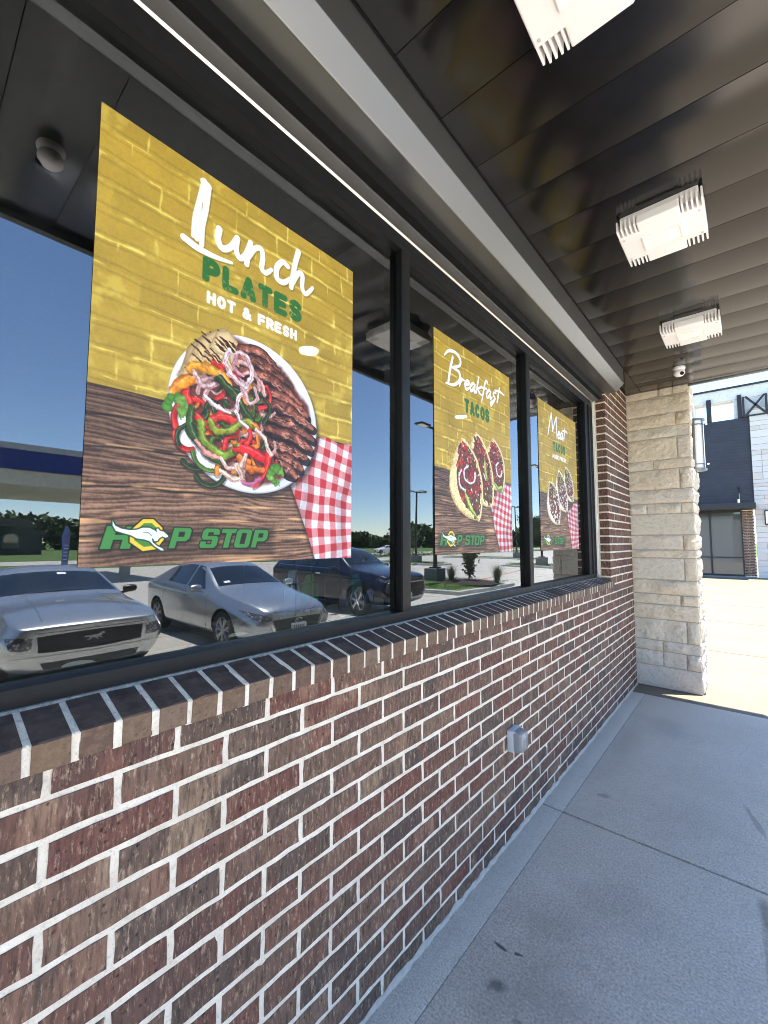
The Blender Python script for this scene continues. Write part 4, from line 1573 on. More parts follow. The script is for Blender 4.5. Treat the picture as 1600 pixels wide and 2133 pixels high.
SCRIPT = {
    'r': (.62, [[(-.05, .4), (.18, .95), (.12, .4), (.10, 0)], [(.12, .35), (.30, .85), (.58, .88)]]),
    'e': (.66, [[(0, .45), (.35, .55), (.52, .85), (.30, 1.0), (.08, .6), (.18, .08), (.40, .05), (.68, .4)]]),
    'a': (.78, [[(.58, .85), (.34, 1.0), (.06, .5), (.16, .03), (.40, .25), (.60, .92)], [(.60, .92), (.56, .3), (.66, .03), (.84, .35)]]),
    'k': (.74, [[(.20, 2.0), (.12, 1.0), (.06, 0)], [(.66, 1.05), (.14, .50)], [(.22, .55), (.45, .20), (.76, .0)]]),
    'f': (.60, [[(.66, 1.75), (.52, 2.0), (.34, 1.7), (.22, .6), (.10, -.7)], [(-.06, .95), (.60, 1.05)]]),
    's': (.62, [[(.56, 1.05), (.24, .95), (.22, .65), (.48, .35), (.40, .0), (.18, -.45), (.02, -.75), (-.06, -.45), (.3, .05)]]),
    't': (.66, [[(.40, 1.9), (.30, .9), (.24, .05), (.20, -.1)], [(-.22, 1.32), (.50, 1.42), (1.20, 1.20)]]),
}


def lunch_poster():
    s = Print(21)
    s.background(101)
    s.cloth([(.801, .619), (.86, .613), (.92, .625), (1.01, .615), (1.01, 1.01), (.80, 1.01), (.772, .955), (.735, .89), (.700, .83), (.672, .785), (.71, .745), (.77, .69)], 31)
    s.plate()
    s.warp(.49, .60, .285, .205, 5., 2.6, 400)
    W = 15
    s.script([([(.300, .026), (.287, .08), (.272, .14), (.268, .188)], [.9, .9, .8, .6]), ([(.312, .034), (.306, .10), (.297, .15), (.297, .198)], [1.2, 1.0, .9, .8]), ([(.298, .03), (.312, .034)], 1.2),
              ([(.285, .095), (.283, .15), (.280, .19)], .8),
              ([(.239, .204), (.285, .212), (.345, .211), (.405, .2035)], [1.1, 1.1, .8, .5]),
              ([(.356, .130), (.352, .158), (.368, .178), (.398, .162), (.424, .126)], [1.1, 1.1, 1.1, 1, 1]), ([(.424, .126), (.420, .158), (.434, .178), (.456, .160), (.476, .117)], [1, 1, 1, .9, .9]),
              ([(.476, .117), (.468, .150), (.462, .184)], 1.0), ([(.466, .165), (.494, .126), (.520, .117), (.528, .14), (.524, .172), (.542, .179), (.566, .160)], [.9, .9, 1, 1, 1, .9, .7]),
              ([(.640, .121), (.615, .117), (.590, .145), (.592, .176), (.622, .178), (.652, .155)], [1, 1, 1.1, 1.1, 1, .7]),
              ([(.690, .055), (.672, .11), (.658, .180)], [1.2, 1.1, 1.0]), ([(.664, .165), (.690, .125), (.712, .122), (.712, .160), (.728, .176), (.752, .158), (.766, .143)], [.9, 1, 1, 1, .9, .8, .7])], W)
    s.block('PLATES', .302, .712, .2235, .2885, -.010, (.17, .40, .17), .30, .45)
    s.block('HOT & FRESH', .319, .690, .3095, .3425, -.0035, (.95, .95, .95), .29, .4)
    s.logo()
    return s.a


def breakfast_poster():
    s = Print(22)
    s.background(202)
    s.cloth([(.80, .64), (.892, .622), (.94, .632), (1.01, .625), (1.01, 1.01), (.80, 1.01), (.775, .955), (.735, .90), (.700, .83), (.672, .77), (.72, .71)], 32, 19.)
    s.taco((.715, .402), (.850, .668), 160, 72, 0, 15)
    s.taco((.480, .404), (.680, .765), 165, 78, 0, 16)
    s.taco((.305, .458), (.50, .838), 178, 98, 0, 17)
    wh = (.95, .93, .95)
    for q in ([(.37, .585), (.33, .60), (.33, .645), (.39, .665), (.45, .645), (.46, .61)], [(.29, .61), (.26, .65), (.28, .69), (.33, .70)], [(.79, .52), (.76, .54), (.78, .585), (.83, .59), (.85, .56)], [(.58, .60), (.60, .625), (.63, .62)]):
        s.onion(q, 11, wh)
    for q in ([(.33, .705), (.36, .745), (.41, .79), (.485, .832)], [(.60, .515), (.595, .56), (.62, .62)], [(.73, .635), (.79, .662), (.84, .655)]):
        s.stroke(q, [5, 22, 24, 6][:len(q)], (.42, .52, .16), .0, 0, .1)
        s.stroke([(a - .003, b - .006) for a, b in q], [3, 13, 14, 4][:len(q)], (.72, .77, .38), .1, .2, .1)
    s.warp(.46, .62, .40, .24, 3.4, 2.2, 410)
    B = 14
    s.script([([(.205, .085), (.175, .15), (.150, .222)], [1, 1.1, 1]), ([(.112, .098), (.16, .066), (.235, .055), (.290, .072), (.285, .105), (.20, .135)], [.6, 1, 1.1, 1.1, 1, .8]),
              ([(.20, .135), (.275, .140), (.285, .175), (.215, .215), (.125, .226)], [.8, 1.1, 1.2, 1, .6])], B)
    s.word('reakfast', .270, .2085, .1045, .045, -.0052, 12.5)
    s.block('TACOS', .336, .672, .252, .3235, -.001, (.17, .40, .17), .29, .4)
    s.logo()
    return s.a


def meat_poster():
    s = Print(23)
    s.background(303)
    s.cloth([(.80, .69), (.858, .655), (.93, .65), (1.01, .64), (1.01, 1.01), (.80, 1.01), (.775, .955), (.735, .89), (.700, .83), (.672, .745), (.72, .71)], 33, 17.)
    s.taco((.650, .396), (.868, .635), 120, 72, 1, 12)
    s.taco((.455, .438), (.670, .724), 135, 78, 1, 13)
    s.taco((.235, .540), (.44, .822), 130, 96, 1, 14)
    s.warp(.46, .60, .42, .24, 3.0, 2.0, 420)
    B = 14
    s.script([([(.222, .218), (.262, .14), (.318, .048)], [.7, 1.1, 1]), ([(.318, .048), (.335, .12), (.342, .172)], [1, 1.1, .9]), ([(.342, .172), (.40, .10), (.445, .055)], [.9, 1, 1]), ([(.445, .055), (.440, .13), (.448, .208)], [1, 1.1, .8])], B)
    s.word('eat', .462, .205, .105, .052, -.006, 13)
    s.block('TACOS', .335, .664, .245, .313, -.006, (.17, .40, .17), .29, .4)
    s.block('MADE FRESH', .324, .682, .332, .364, -.003, (.95, .95, .95), .29, .4)
    s.logo()
    return s.a


def poster_material(name, arr):
    im = bpy.data.images.new(name, PW, PH)
    px = np.ones((PH, PW, 4), np.float32)
    px[..., :3] = np.clip(arr[::-1], 0, 1)
    im.pixels.foreach_set(px.ravel())
    im.pack()
    t = NT(name)
    tx = t.n('TexImage', image=im, interpolation='Cubic', extension='EXTEND')
    uv = t.n('UVMap', uv_map='UVMap')
    t.t.links.new(uv.outputs[0], tx.inputs[0])
    # perforated window film: fine hole grid lets a little light through
    v = t.pos((1, 1, 1))
    sp = t.n('SeparateXYZ', {0: v})
    gy = t.math('SINE', t.math('MULTIPLY', sp.outputs[1], 2600.))
    gz = t.math('SINE', t.math('MULTIPLY', sp.outputs[2], 2600.))
    dots = t.math('MULTIPLY', gy, gz)
    c = t.mix(t.ramp(dots, [(.45, 0.), (.9, .12)]), tx.outputs[0], (.30, .30, .30))
    t.P(col=c, rough=.5, spec=.35)
    tr = t.n('BsdfTransparent', {'Color': (.9, .9, .9)})
    mx = t.n('MixShader', {0: .05, 1: t.p.outputs[0], 2: tr.outputs[0]})
    t.t.links.new(mx.outputs[0], t.out.inputs[0])
    return t.m


for nm, fn, (y0, y1), lb in (('lunch_print', lunch_poster, (.294, 1.219), 'large yellow window poster reading Lunch Plates with a round plate of fajitas'),
                             ('breakfast_print', breakfast_poster, (1.826, 2.760), 'yellow window poster reading Breakfast Tacos in the middle window'),
                             ('meat_print', meat_poster, (3.281, 4.237), 'yellow window poster reading Meat Tacos in the far window')):
    poster_material(nm, fn())
    za, zb = 1.5735, 2.784
    x = GX + .0035
    me = bpy.data.meshes.new('poster')
    vs = [(x, y0, za), (x, y1, za), (x, y1, zb), (x, y0, zb)]
    back = [(x - .0012, b, c) for a, b, c in vs]
    me.from_pydata(vs + back, [], [(0, 1, 2, 3), (7, 6, 5, 4), (0, 4, 5, 1), (1, 5, 6, 2), (2, 6, 7, 3), (3, 7, 4, 0)])
    uvl = me.uv_layers.new(name='UVMap')
    co = {0: (0, 0), 1: (1, 0), 2: (1, 1), 3: (0, 1)}
    for lp in me.loops:
        uvl.data[lp.index].uv = co[lp.vertex_index % 4]
    me.materials.append(MATS[nm])
    me.materials.append(MATS['glass_edge'])
    for p in me.polygons:
        p.material_index = 0 if p.index == 0 else 1
    o = link('poster', me)
    tag(o, lb, 'poster', 'yellow food posters on the windows', 'thing')

# ================================================================== CARS
def eval_mesh(o):
    dg = bpy.context.evaluated_depsgraph_get()
    return bpy.data.meshes.new_from_object(o.evaluated_get(dg))


def car(name, label, cat, S, P, x, y):
    """S: stations from nose to tail (x, bottom z, bottom half width, shoulder z, shoulder hw, rail z, rail hw, top z)"""
    t = thing(name, label, cat, (x, y, LOT))
    vs, fs = [], []
    for (sx, zb, hb, zs, hs_, zr, hr, zt) in S:
        half = [(0, zb), (hb * .88, zb), (hb, zb + .10), ((hb + hs_) / 2 + .015, zb + (zs - zb) * .5), (hs_, zs - .05), (hs_ * .975, zs), (hr + (hs_ - hr) * .1, zr - (zr - zs) * .12), (hr, zr), (hr * .55, zr + (zt - zr) * .78), (0, zt)]
        ring = [(sx, -a, b) for a, b in half] + [(sx, a, b) for a, b in half[-2:0:-1]]
        vs += ring
    n = 18
    for i in range(len(S) - 1):
        for k in range(n):
            fs.append((i * n + k, i * n + (k + 1) % n, (i + 1) * n + (k + 1) % n, (i + 1) * n + k))
    # closed nose and tail
    for base, rev in ((0, 0), ((len(S) - 1) * n, 1)):
        for k in range(9):
            a, b = base + k, base + (k + 1)
            c, d = base + (n - k - 1) % n, base + (n - k) % n
            q = (a, b, c, d) if k not in (0, 8) else ((a, b, c) if k == 0 else (a, b, d))
            q = tuple(dict.fromkeys(q))
            fs.append(q[::-1] if rev else q)
    sh = MB().add(vs, fs).build('body', P['paint'], t, smooth=True)
    sh.data.set_sharp_from_angle(angle=RAD(75))
    ms = sh.modifiers.new('s', 'SUBSURF')
    ms.levels = ms.render_levels = 2
    bpy.context.view_layer.update()
    me = eval_mesh(sh)
    vsl = [v.co.copy() for v in me.vertices]
    bvh = BVHTree.FromPolygons(vsl, [tuple(p.vertices) for p in me.polygons])
    # wheel wells cut from the shell
    cut = MB()
    for wx in P['wheels']:
        for s in (-1, 1):
            y0 = s * (P['hw'] - .30)
            y1 = s * (P['hw'] + .3)
            c = []
            for k in range(28):
                a = 2 * math.pi * k / 28
                c.append((wx + P['rw'] * 1.13 * math.cos(a), P['rw'] + P['rw'] * 1.13 * math.sin(a)))
            cut.prism([(a, b) for a, b in c], 1, min(y0, y1), max(y0, y1))
    co = cut.build('cutter', 'rubber')
    co.location = t.location
    sh.data.materials.append(MATS['rubber'])
    bpy.context.view_layer.update()
    mbz = sh.modifiers.new('b', 'BOOLEAN')
    mbz.operation = 'DIFFERENCE'
    mbz.object = co
    mbz.solver = 'EXACT'
    try:
        mbz.material_mode = 'TRANSFER'
    except Exception:
        pass
    bpy.context.view_layer.update()
    me2 = eval_mesh(sh)
    sh.modifiers.clear()
    sh.data = me2
    me2.polygons.foreach_set('use_smooth', [True] * len(me2.polygons))
    me2.set_sharp_from_angle(angle=RAD(38))
    bpy.data.objects.remove(co)

    def cast(mode, a, b, s=1):
        if mode == 'front':
            o, d = Vector((-3, a, b)), Vector((1, 0, 0))
        elif mode == 'top':
            o, d = Vector((a, b, 5)), Vector((0, 0, -1))
        elif mode == 'rear':
            o, d = Vector((9, a, b)), Vector((-1, 0, 0))
        else:
            o, d = Vector((a, 4 * s, b)), Vector((0, -s, 0))
        h, nn, i, ds = bvh.ray_cast(o, d)
        return None if h is None else h - d * .0 + (nn if nn.dot(d) < 0 else -nn) * P.get('off', .005)

    def patch(nm, mode, lo, hi, mat, rows=6, sides=(1,), mirror=False, par=t, off=.005):
        P['off'] = off
        res = None
        for s in sides:
            b = MB()
            vv, ff, ok = [], [], []
            lo_ = smooth_line(lo, 4) if len(lo) > 2 else [np.array(lo[0]) + (np.array(lo[1]) - np.array(lo[0])) * k / 8 for k in range(9)]
            hi_ = smooth_line(hi, 4) if len(hi) > 2 else [np.array(hi[0]) + (np.array(hi[1]) - np.array(hi[0])) * k / 8 for k in range(9)]
            m_ = len(lo_)
            for j in range(rows + 1):
                for i in range(m_):
                    q = lo_[i] * (1 - j / rows) + hi_[min(i, len(hi_) - 1)] * j / rows
                    a, c = float(q[0]), float(q[1])
                    if mode in ('front', 'rear') and mirror:
                        a *= s
                    if mode == 'top' and mirror:
                        c *= s
                    h = cast(mode, a, c, s)
                    ok.append(h is not None)
                    vv.append(h if h is not None else Vector((0, 0, 0)))
            for j in range(rows):
                for i in range(m_ - 1):
                    p = [j * m_ + i, j * m_ + i + 1, (j + 1) * m_ + i + 1, (j + 1) * m_ + i]
                    if all(ok[k] for k in p):
                        ff.append(tuple(p))
            if not ff:
                continue
            res = b.add(vv, ff).build(nm, mat, par, smooth=True, fixn=False)
        return res

    for args in P['patches']:
        kw = args[5] if len(args) > 5 else {}
        patch(*args[:5], **kw)
    # wheels
    for wx in P['wheels']:
        for s in (-1, 1):
            r = P['rw']
            yo = s * (P['hw'] - .005)
            wl = MB()
            q = [(r * .68, -s * .20), (r * .93, -s * .205), (r, -s * .18), (r, -s * .03), (r * .95, s * .0), (r * .70, -s * .004), (r * .66, -s * .03)]
            wl.lathe(q, (wx, yo, r), 1, 36)
            wo = wl.build('wheel', 'rubber', t, smooth=True)
            ri = MB()
            ri.lathe([(r * .70, -s * .19), (r * .70, -s * .012), (r * .665, -s * .006), (r * .62, -s * .03), (r * .60, -s * .10)], (wx, yo, r), 1, 36, P['rim'])
            ri.lathe([(r * .13, -s * .05), (r * .13, -s * .012), (r * .09, -s * .008)], (wx, yo, r), 1, 16, P['rim'])
            ns = P['spokes']
            for k in range(ns):
                a0 = 2 * math.pi * k / ns + .2
                for da in (-.10, .10):
                    a1 = a0 + da * 1.3
                    p0 = Vector((wx + r * .10 * math.cos(a0), yo - s * .022, r + r * .10 * math.sin(a0)))
                    p1 = Vector((wx + r * .65 * math.cos(a1), yo - s * .012, r + r * .65 * math.sin(a1)))
                    ri.tube([p0, (p0 + p1) / 2 + Vector((0, s * .004, 0)), p1], [.018, .014, .017], 6, P['rim'])
            ri.build('rim', None, wo, smooth=True)
    # door mirrors
    mx_, my_, mz_ = P['mirror']
    for s in (-1, 1):
        b = MB()
        prof = [(.012, -.11), (.052, -.10), (.068, -.04), (.070, .02), (.055, .085), (.02, .11)]
        b.lathe(prof, (0, 0, 0), 1, 16)
        b.v = [(a * 1.0, c, d * .95) for a, c, d in b.v]
        b.tube([(.02, -s * .02, -.05), (.06, -s * .16, -.08)], .022, 8)
        o = b.build('door_mirror', P.get('mpaint', P['paint']), t, smooth=True)
        o.location = (mx_, s * my_, mz_)
    for nm, lo, hi, mt in P.get('boxes', []):
        box(nm, lo, hi, mt, t, .004)
    return t


def bilines(z, y):
    return [(-y, z), (y, z)]


S_HATCH = [(0.0, .30, .50, .50, .60, .64, .50, .67), (.05, .22, .66, .53, .74, .70, .58, .74), (.20, .18, .76, .59, .83, .76, .64, .81), (.55, .17, .84, .68, .875, .83, .70, .89),
           (1.05, .17, .86, .76, .89, .89, .74, .95), (1.38, .17, .86, .83, .89, .96, .72, 1.01), (1.62, .17, .86, .86, .89, 1.08, .68, 1.13), (2.1, .17, .86, .88, .89, 1.33, .58, 1.385),
           (2.55, .17, .86, .90, .89, 1.40, .55, 1.45), (3.15, .17, .86, .92, .89, 1.375, .55, 1.44), (3.7, .18, .86, .95, .885, 1.25, .56, 1.33), (4.1, .20, .84, .96, .86, 1.08, .62, 1.14),
           (4.35, .26, .78, .93, .80, 1.00, .68, 1.04), (4.46, .36, .66, .85, .72, .93, .64, .95)]


def hatch_params(paint_):
    return dict(paint=paint_, hw=.875, rw=.325, wheels=(.92, 3.60), rim='rim_alloy', spokes=7, mirror=(1.62, 1.0, .99),
                patches=[
                    ('windshield', 'top', [(1.44, -.66), (1.40, 0), (1.44, .66)], [(2.06, -.53), (2.04, 0), (2.06, .53)], 'car_glass', dict(rows=8)),
                    ('side_window', 'side', [(1.68, .95), (2.0, .97), (2.35, .98)], [(1.90, 1.12), (2.12, 1.30), (2.35, 1.345)], 'car_glass', dict(sides=(-1, 1))),
                    ('side_window', 'side', [(2.42, .985), (2.8, 1.0), (3.25, 1.02)], [(2.42, 1.35), (2.8, 1.35), (3.2, 1.29)], 'car_glass', dict(sides=(-1, 1))),
                    ('grille', 'front', [(-.38, .29), (0, .26), (.38, .29)], [(-.50, .56), (0, .57), (.50, .56)], 'grille_black', dict(off=.006)),
                    ('grille_bar', 'front', [(-.44, .445), (0, .44), (.44, .445)], [(-.445, .455), (0, .45), (.445, .455)], 'rim_dark', dict(rows=1, off=.014)),
                    ('grille_bar', 'front', [(-.42, .385), (0, .38), (.42, .385)], [(-.425, .395), (0, .39), (.425, .395)], 'rim_dark', dict(rows=1, off=.014)),
                    ('chrome_wing', 'front', [(.52, .515), (.44, .36), (.36, .275), (.0, .24)], [(.56, .525), (.475, .35), (.38, .255), (0, .222)], 'chrome', dict(rows=2, sides=(-1, 1), mirror=True, off=.012)),
                    ('headlight', 'front', [(.51, .56), (.62, .55), (.77, .585)], [(.50, .605), (.64, .65), (.805, .70)], 'headlight_glass', dict(sides=(-1, 1), mirror=True, off=.007)),
                    ('bumper_vent', 'front', [(.50, .25), (.62, .25), (.72, .28)], [(.52, .30), (.64, .31), (.74, .33)], 'grille_black', dict(sides=(-1, 1), mirror=True)),
                    ('lower_intake', 'front', [(-.5, .205), (0, .20), (.5, .205)], [(-.5, .235), (0, .232), (.5, .235)], 'grille_black', {}),
                    ('hood_seam', 'front', [(-.58, .69), (0, .665), (.58, .69)], [(-.58, .695), (0, .67), (.58, .695)], 'rubber', dict(rows=1, off=.003)),
                    ('door_seam', 'side', [(2.385, .30), (2.385, .6), (2.385, .97)], [(2.393, .30), (2.393, .6), (2.393, .97)], 'rubber', dict(rows=1, sides=(-1, 1), off=.003)),
                    ('door_seam', 'side', [(1.50, .32), (1.46, .6), (1.50, .86)], [(1.508, .32), (1.468, .6), (1.508, .86)], 'rubber', dict(rows=1, sides=(-1, 1), off=.003)),
                    ('door_seam', 'side', [(3.30, .62), (3.25, .8), (3.28, .97)], [(3.308, .62), (3.258, .8), (3.288, .97)], 'rubber', dict(rows=1, sides=(-1, 1), off=.003)),
                    ('door_handle', 'side', [(2.16, .80), (2.32, .80)], [(2.16, .825), (2.32, .825)], 'chrome', dict(rows=2, sides=(-1, 1), off=.018)),
                    ('door_handle', 'side', [(3.08, .83), (3.24, .83)], [(3.08, .855), (3.24, .855)], 'chrome', dict(rows=2, sides=(-1, 1), off=.018)),
                    ('side_skirt', 'side', [(1.32, .185), (3.15, .185)], [(1.32, .225), (3.15, .225)], 'grille_black', dict(rows=2, sides=(-1, 1))),
                    ('tail_light', 'rear', [(.5, .80), (.72, .80)], [(.5, .88), (.72, .90)], 'bag_red', dict(sides=(-1, 1), mirror=True)),
                    ('rear_window', 'top', [(3.62, -.50), (3.62, .50)], [(4.02, -.56), (4.02, .56)], 'car_glass', {}),
                    ('windshield_sticker', 'top', [(1.50, -.52), (1.50, -.40)], [(1.56, -.515), (1.56, -.40)], 'paper_white', dict(rows=2, off=.009)),
                ],
                boxes=[('license_plate', (-.034, -.155, .335), (-.020, .155, .485), 'plate_white'), ])


h1 = car('hatchback', 'silver blue hatchback parked facing the store, second from the left in the reflection', 'car', S_HATCH, hatch_params('paint_bluegrey'), 4.75, 4.78)
h1.scale = (1.06, 1.06, 1.06)
# raised characters on the plate and an oval badge
b = MB()
for k in range(6):
    b.box((-.0362, -.115 + .040 * k, .385), (-.0342, -.092 + .040 * k, .445))
    if k % 2:
        b.box((-.0363, -.111 + .040 * k, .400), (-.0341, -.096 + .040 * k, .412))
b.build('plate_characters', 'ink_dark', h1)
ov = MB()
ov.tube([(-.022, .075 * math.cos(a), .525 + .040 * math.sin(a)) for a in np.linspace(0, 2 * math.pi, 25)], .006, 6)
ov.tube([(-.022, -.066, .545), (-.022, -.03, .535), (-.022, 0, .510), (-.022, .03, .535), (-.022, .066, .545)], .006, 6)
ov.build('badge', 'chrome', h1, smooth=True)

S_COUPE = [(0.0, .30, .66, .60, .80, .76, .72, .775), (.05, .22, .78, .62, .88, .795, .76, .815), (.35, .17, .86, .70, .93, .86, .80, .895), (.8, .16, .88, .77, .945, .90, .80, .955),
           (1.35, .16, .9, .82, .95, .925, .79, .99), (1.72, .16, .9, .87, .945, .97, .83, 1.03), (1.98, .16, .9, .90, .94, 1.08, .79, 1.135), (2.45, .16, .9, .92, .93, 1.32, .68, 1.38),
           (2.85, .16, .9, .93, .93, 1.37, .65, 1.43), (3.35, .16, .92, .95, .945, 1.33, .63, 1.40), (3.95, .18, .92, .98, .95, 1.10, .60, 1.16), (4.35, .2, .9, .98, .93, 1.02, .70, 1.06),
           (4.70, .28, .86, .95, .88, .99, .74, 1.01), (4.78, .4, .78, .88, .82, .93, .70, .95)]
c1 = car('coupe', 'silver sports coupe with wide black grille and running horse emblem, leftmost in the reflection', 'car', S_COUPE,
         dict(paint='paint_silver', mpaint='grille_black', hw=.93, rw=.345, wheels=(.92, 3.63), rim='rim_dark', spokes=5, mirror=(1.95, 1.04, 1.0),
              patches=[
                  ('windshield', 'top', [(1.79, -.77), (1.73, 0), (1.79, .77)], [(2.40, -.64), (2.38, 0), (2.40, .64)], 'car_glass', dict(rows=8)),
                  ('side_window', 'side', [(2.02, .975), (2.4, .985), (3.05, 1.0)], [(2.22, 1.10), (2.5, 1.25), (3.05, 1.28)], 'car_glass', dict(sides=(-1, 1))),
                  ('grille', 'front', [(-.56, .485), (0, .465), (.56, .485)], [(-.58, .675), (0, .690), (.58, .675)], 'grille_black', dict(off=.006)),
                  ('lower_grille', 'front', [(-.50, .28), (0, .27), (.50, .28)], [(-.54, .36), (0, .355), (.54, .36)], 'grille_black', {}),
                  ('headlight', 'front', [(.63, .535), (.73, .53), (.83, .56)], [(.62, .665), (.73, .685), (.855, .685)], 'headlight_glass', dict(sides=(-1, 1), mirror=True, off=.006)),
                  ('chin_crease', 'front', [(-.80, .445), (0, .425), (.80, .445)], [(-.80, .455), (0, .435), (.80, .455)], 'rim_alloy', dict(rows=1, off=.012)),
                  ('hood_seam', 'front', [(-.78, .715), (0, .712), (.78, .715)], [(-.78, .721), (0, .718), (.78, .721)], 'rubber', dict(rows=1, off=.003)),
                  ('hood_crease', 'top', [(.2, .50), (.9, .46), (1.65, .44)], [(.2, .512), (.9, .472), (1.65, .452)], 'paint_silver', dict(rows=1, sides=(-1, 1), mirror=True, off=.010)),
                  ('wiper', 'top', [(1.70, -.5), (1.76, -.1), (1.78, .3)], [(1.715, -.5), (1.775, -.1), (1.795, .3)], 'rubber', dict(rows=1, off=.018)),
                  ('windshield_sticker', 'top', [(2.26, .05), (2.26, .17)], [(2.33, .05), (2.33, .17)], 'paper_white', dict(rows=1, off=.009)),
                  ('door_seam', 'side', [(1.85, .32), (1.82, .6), (1.86, .88)], [(1.858, .32), (1.828, .6), (1.868, .88)], 'rubber', dict(rows=1, sides=(-1, 1), off=.003)),
              ]), 5.43, 1.85)
c1.scale = (1.05, 1.05, 1.05)
# running horse emblem on the grille
hp = [(-.115, .02), (-.085, .030), (-.055, .024), (-.02, .030), (.03, .028), (.055, .040), (.078, .055), (.088, .066), (.094, .056), (.112, .040), (.106, .034), (.088, .036), (.074, .020), (.066, .006), (.088, -.012), (.078, -.020), (.060, -.008), (.040, -.002), (.030, -.004),
      (.048, -.026), (.036, -.032), (.012, -.006), (-.020, .0), (-.034, -.014), (-.055, -.026), (-.075, -.024), (-.056, -.012), (-.042, .006), (-.060, .012), (-.088, .014)]
MB().prism([(a * 1.05, .592 + c * 1.05) for a, c in hp], 0, -.024, -.010).build('horse_emblem', 'rim_alloy', c1)
for q in c1.children:
    if q.name.startswith('horse'):
        q.location = (-.0, 0, 0)

S_SUV = [(0.0, .38, .60, .62, .74, .90, .66, .93), (.06, .30, .76, .68, .86, .97, .74, 1.0), (.25, .26, .84, .78, .91, 1.02, .78, 1.06), (.65, .25, .88, .90, .93, 1.06, .80, 1.115), (1.1, .25, .89, .98, .94, 1.10, .79, 1.16),
         (1.36, .25, .89, 1.02, .935, 1.17, .75, 1.22), (1.6, .25, .89, 1.04, .93, 1.34, .69, 1.39), (1.95, .25, .89, 1.05, .93, 1.56, .63, 1.62), (2.4, .25, .89, 1.06, .93, 1.62, .62, 1.70), (3.4, .25, .89, 1.08, .93, 1.61, .62, 1.70),
         (4.15, .27, .88, 1.09, .92, 1.54, .61, 1.63), (4.48, .32, .84, 1.07, .88, 1.22, .70, 1.30), (4.62, .42, .76, 1.02, .80, 1.10, .66, 1.13)]
u1 = car('suv', 'dark navy SUV parked facing the store, behind the mullion in the reflection', 'car', S_SUV,
         dict(paint='paint_navy', hw=.915, rw=.365, wheels=(.93, 3.62), rim='chrome', spokes=6, mirror=(1.62, 1.05, 1.13),
              patches=[
                  ('windshield', 'top', [(1.42, -.70), (1.37, 0), (1.42, .70)], [(1.93, -.57), (1.91, 0), (1.93, .57)], 'car_glass', dict(rows=8)),
                  ('side_window', 'side', [(1.65, 1.13), (2.0, 1.15), (2.45, 1.16)], [(1.82, 1.38), (2.05, 1.54), (2.45, 1.57)], 'car_glass', dict(sides=(-1, 1))),
                  ('side_window', 'side', [(2.52, 1.16), (3.0, 1.17), (3.45, 1.18)], [(2.52, 1.57), (3.0, 1.57), (3.45, 1.56)], 'car_glass', dict(sides=(-1, 1))),
                  ('side_window', 'side', [(3.52, 1.18), (3.8, 1.19), (4.1, 1.20)], [(3.52, 1.55), (3.8, 1.54), (4.05, 1.47)], 'car_glass', dict(sides=(-1, 1))),
                  ('grille', 'front', [(-.50, .50), (0, .48), (.50, .50)], [(-.60, .80), (0, .81), (.60, .80)], 'grille_black', dict(off=.006)),
                  ('chrome_bar', 'front', [(-.72, .815), (0, .80), (.72, .815)], [(-.72, .845), (0, .835), (.72, .845)], 'chrome', dict(rows=2, off=.016)),
                  ('chrome_bar', 'front', [(-.56, .665), (0, .65), (.56, .665)], [(-.56, .680), (0, .668), (.56, .680)], 'rim_dark', dict(rows=2, off=.016)),
                  ('chrome_bar', 'front', [(-.54, .575), (0, .56), (.54, .575)], [(-.54, .590), (0, .578), (.54, .590)], 'rim_dark', dict(rows=2, off=.016)),
                  ('headlight', 'front', [(.60, .83), (.70, .83), (.82, .85)], [(.60, .875), (.70, .90), (.83, .93)], 'headlight_glass', dict(sides=(-1, 1), mirror=True, off=.008)),
                  ('skid_panel', 'front', [(-.60, .40), (0, .39), (.60, .40)], [(-.60, .46), (0, .45), (.60, .46)], 'rim_alloy', dict(off=.008)),
                  ('chrome_strip', 'side', [(1.6, 1.105), (3.0, 1.135), (4.2, 1.16)], [(1.6, 1.118), (3.0, 1.148), (4.2, 1.172)], 'chrome', dict(rows=1, sides=(-1, 1), off=.010)),
                  ('door_seam', 'side', [(1.52, .42), (1.48, .7), (1.52, 1.05)], [(1.53, .42), (1.49, .7), (1.53, 1.05)], 'rubber', dict(rows=1, sides=(-1, 1), off=.003)),
                  ('door_seam', 'side', [(2.48, .42), (2.48, .7), (2.48, 1.10)], [(2.49, .42), (2.49, .7), (2.49, 1.10)], 'rubber', dict(rows=1, sides=(-1, 1), off=.003)),
                  ('door_handle', 'side', [(2.24, .97), (2.42, .97)], [(2.24, 1.0), (2.42, 1.0)], 'chrome', dict(rows=2, sides=(-1, 1), off=.02)),
              ],
              boxes=[('license_plate', (-.028, -.155, .42), (-.018, .155, .56), 'plate_white')]), 5.55, 9.0)
u1.scale = (1.06, 1.06, 1.06)
w1 = car('sedan', 'small white car far across the car park, beyond the grass islands in the reflection', 'car', S_HATCH, hatch_params('paint_white'), 47.5, 54.0)
w1.rotation_euler = (0, 0, RAD(118))

# ================================================================== CAR PARK
rv = random.Random(5)


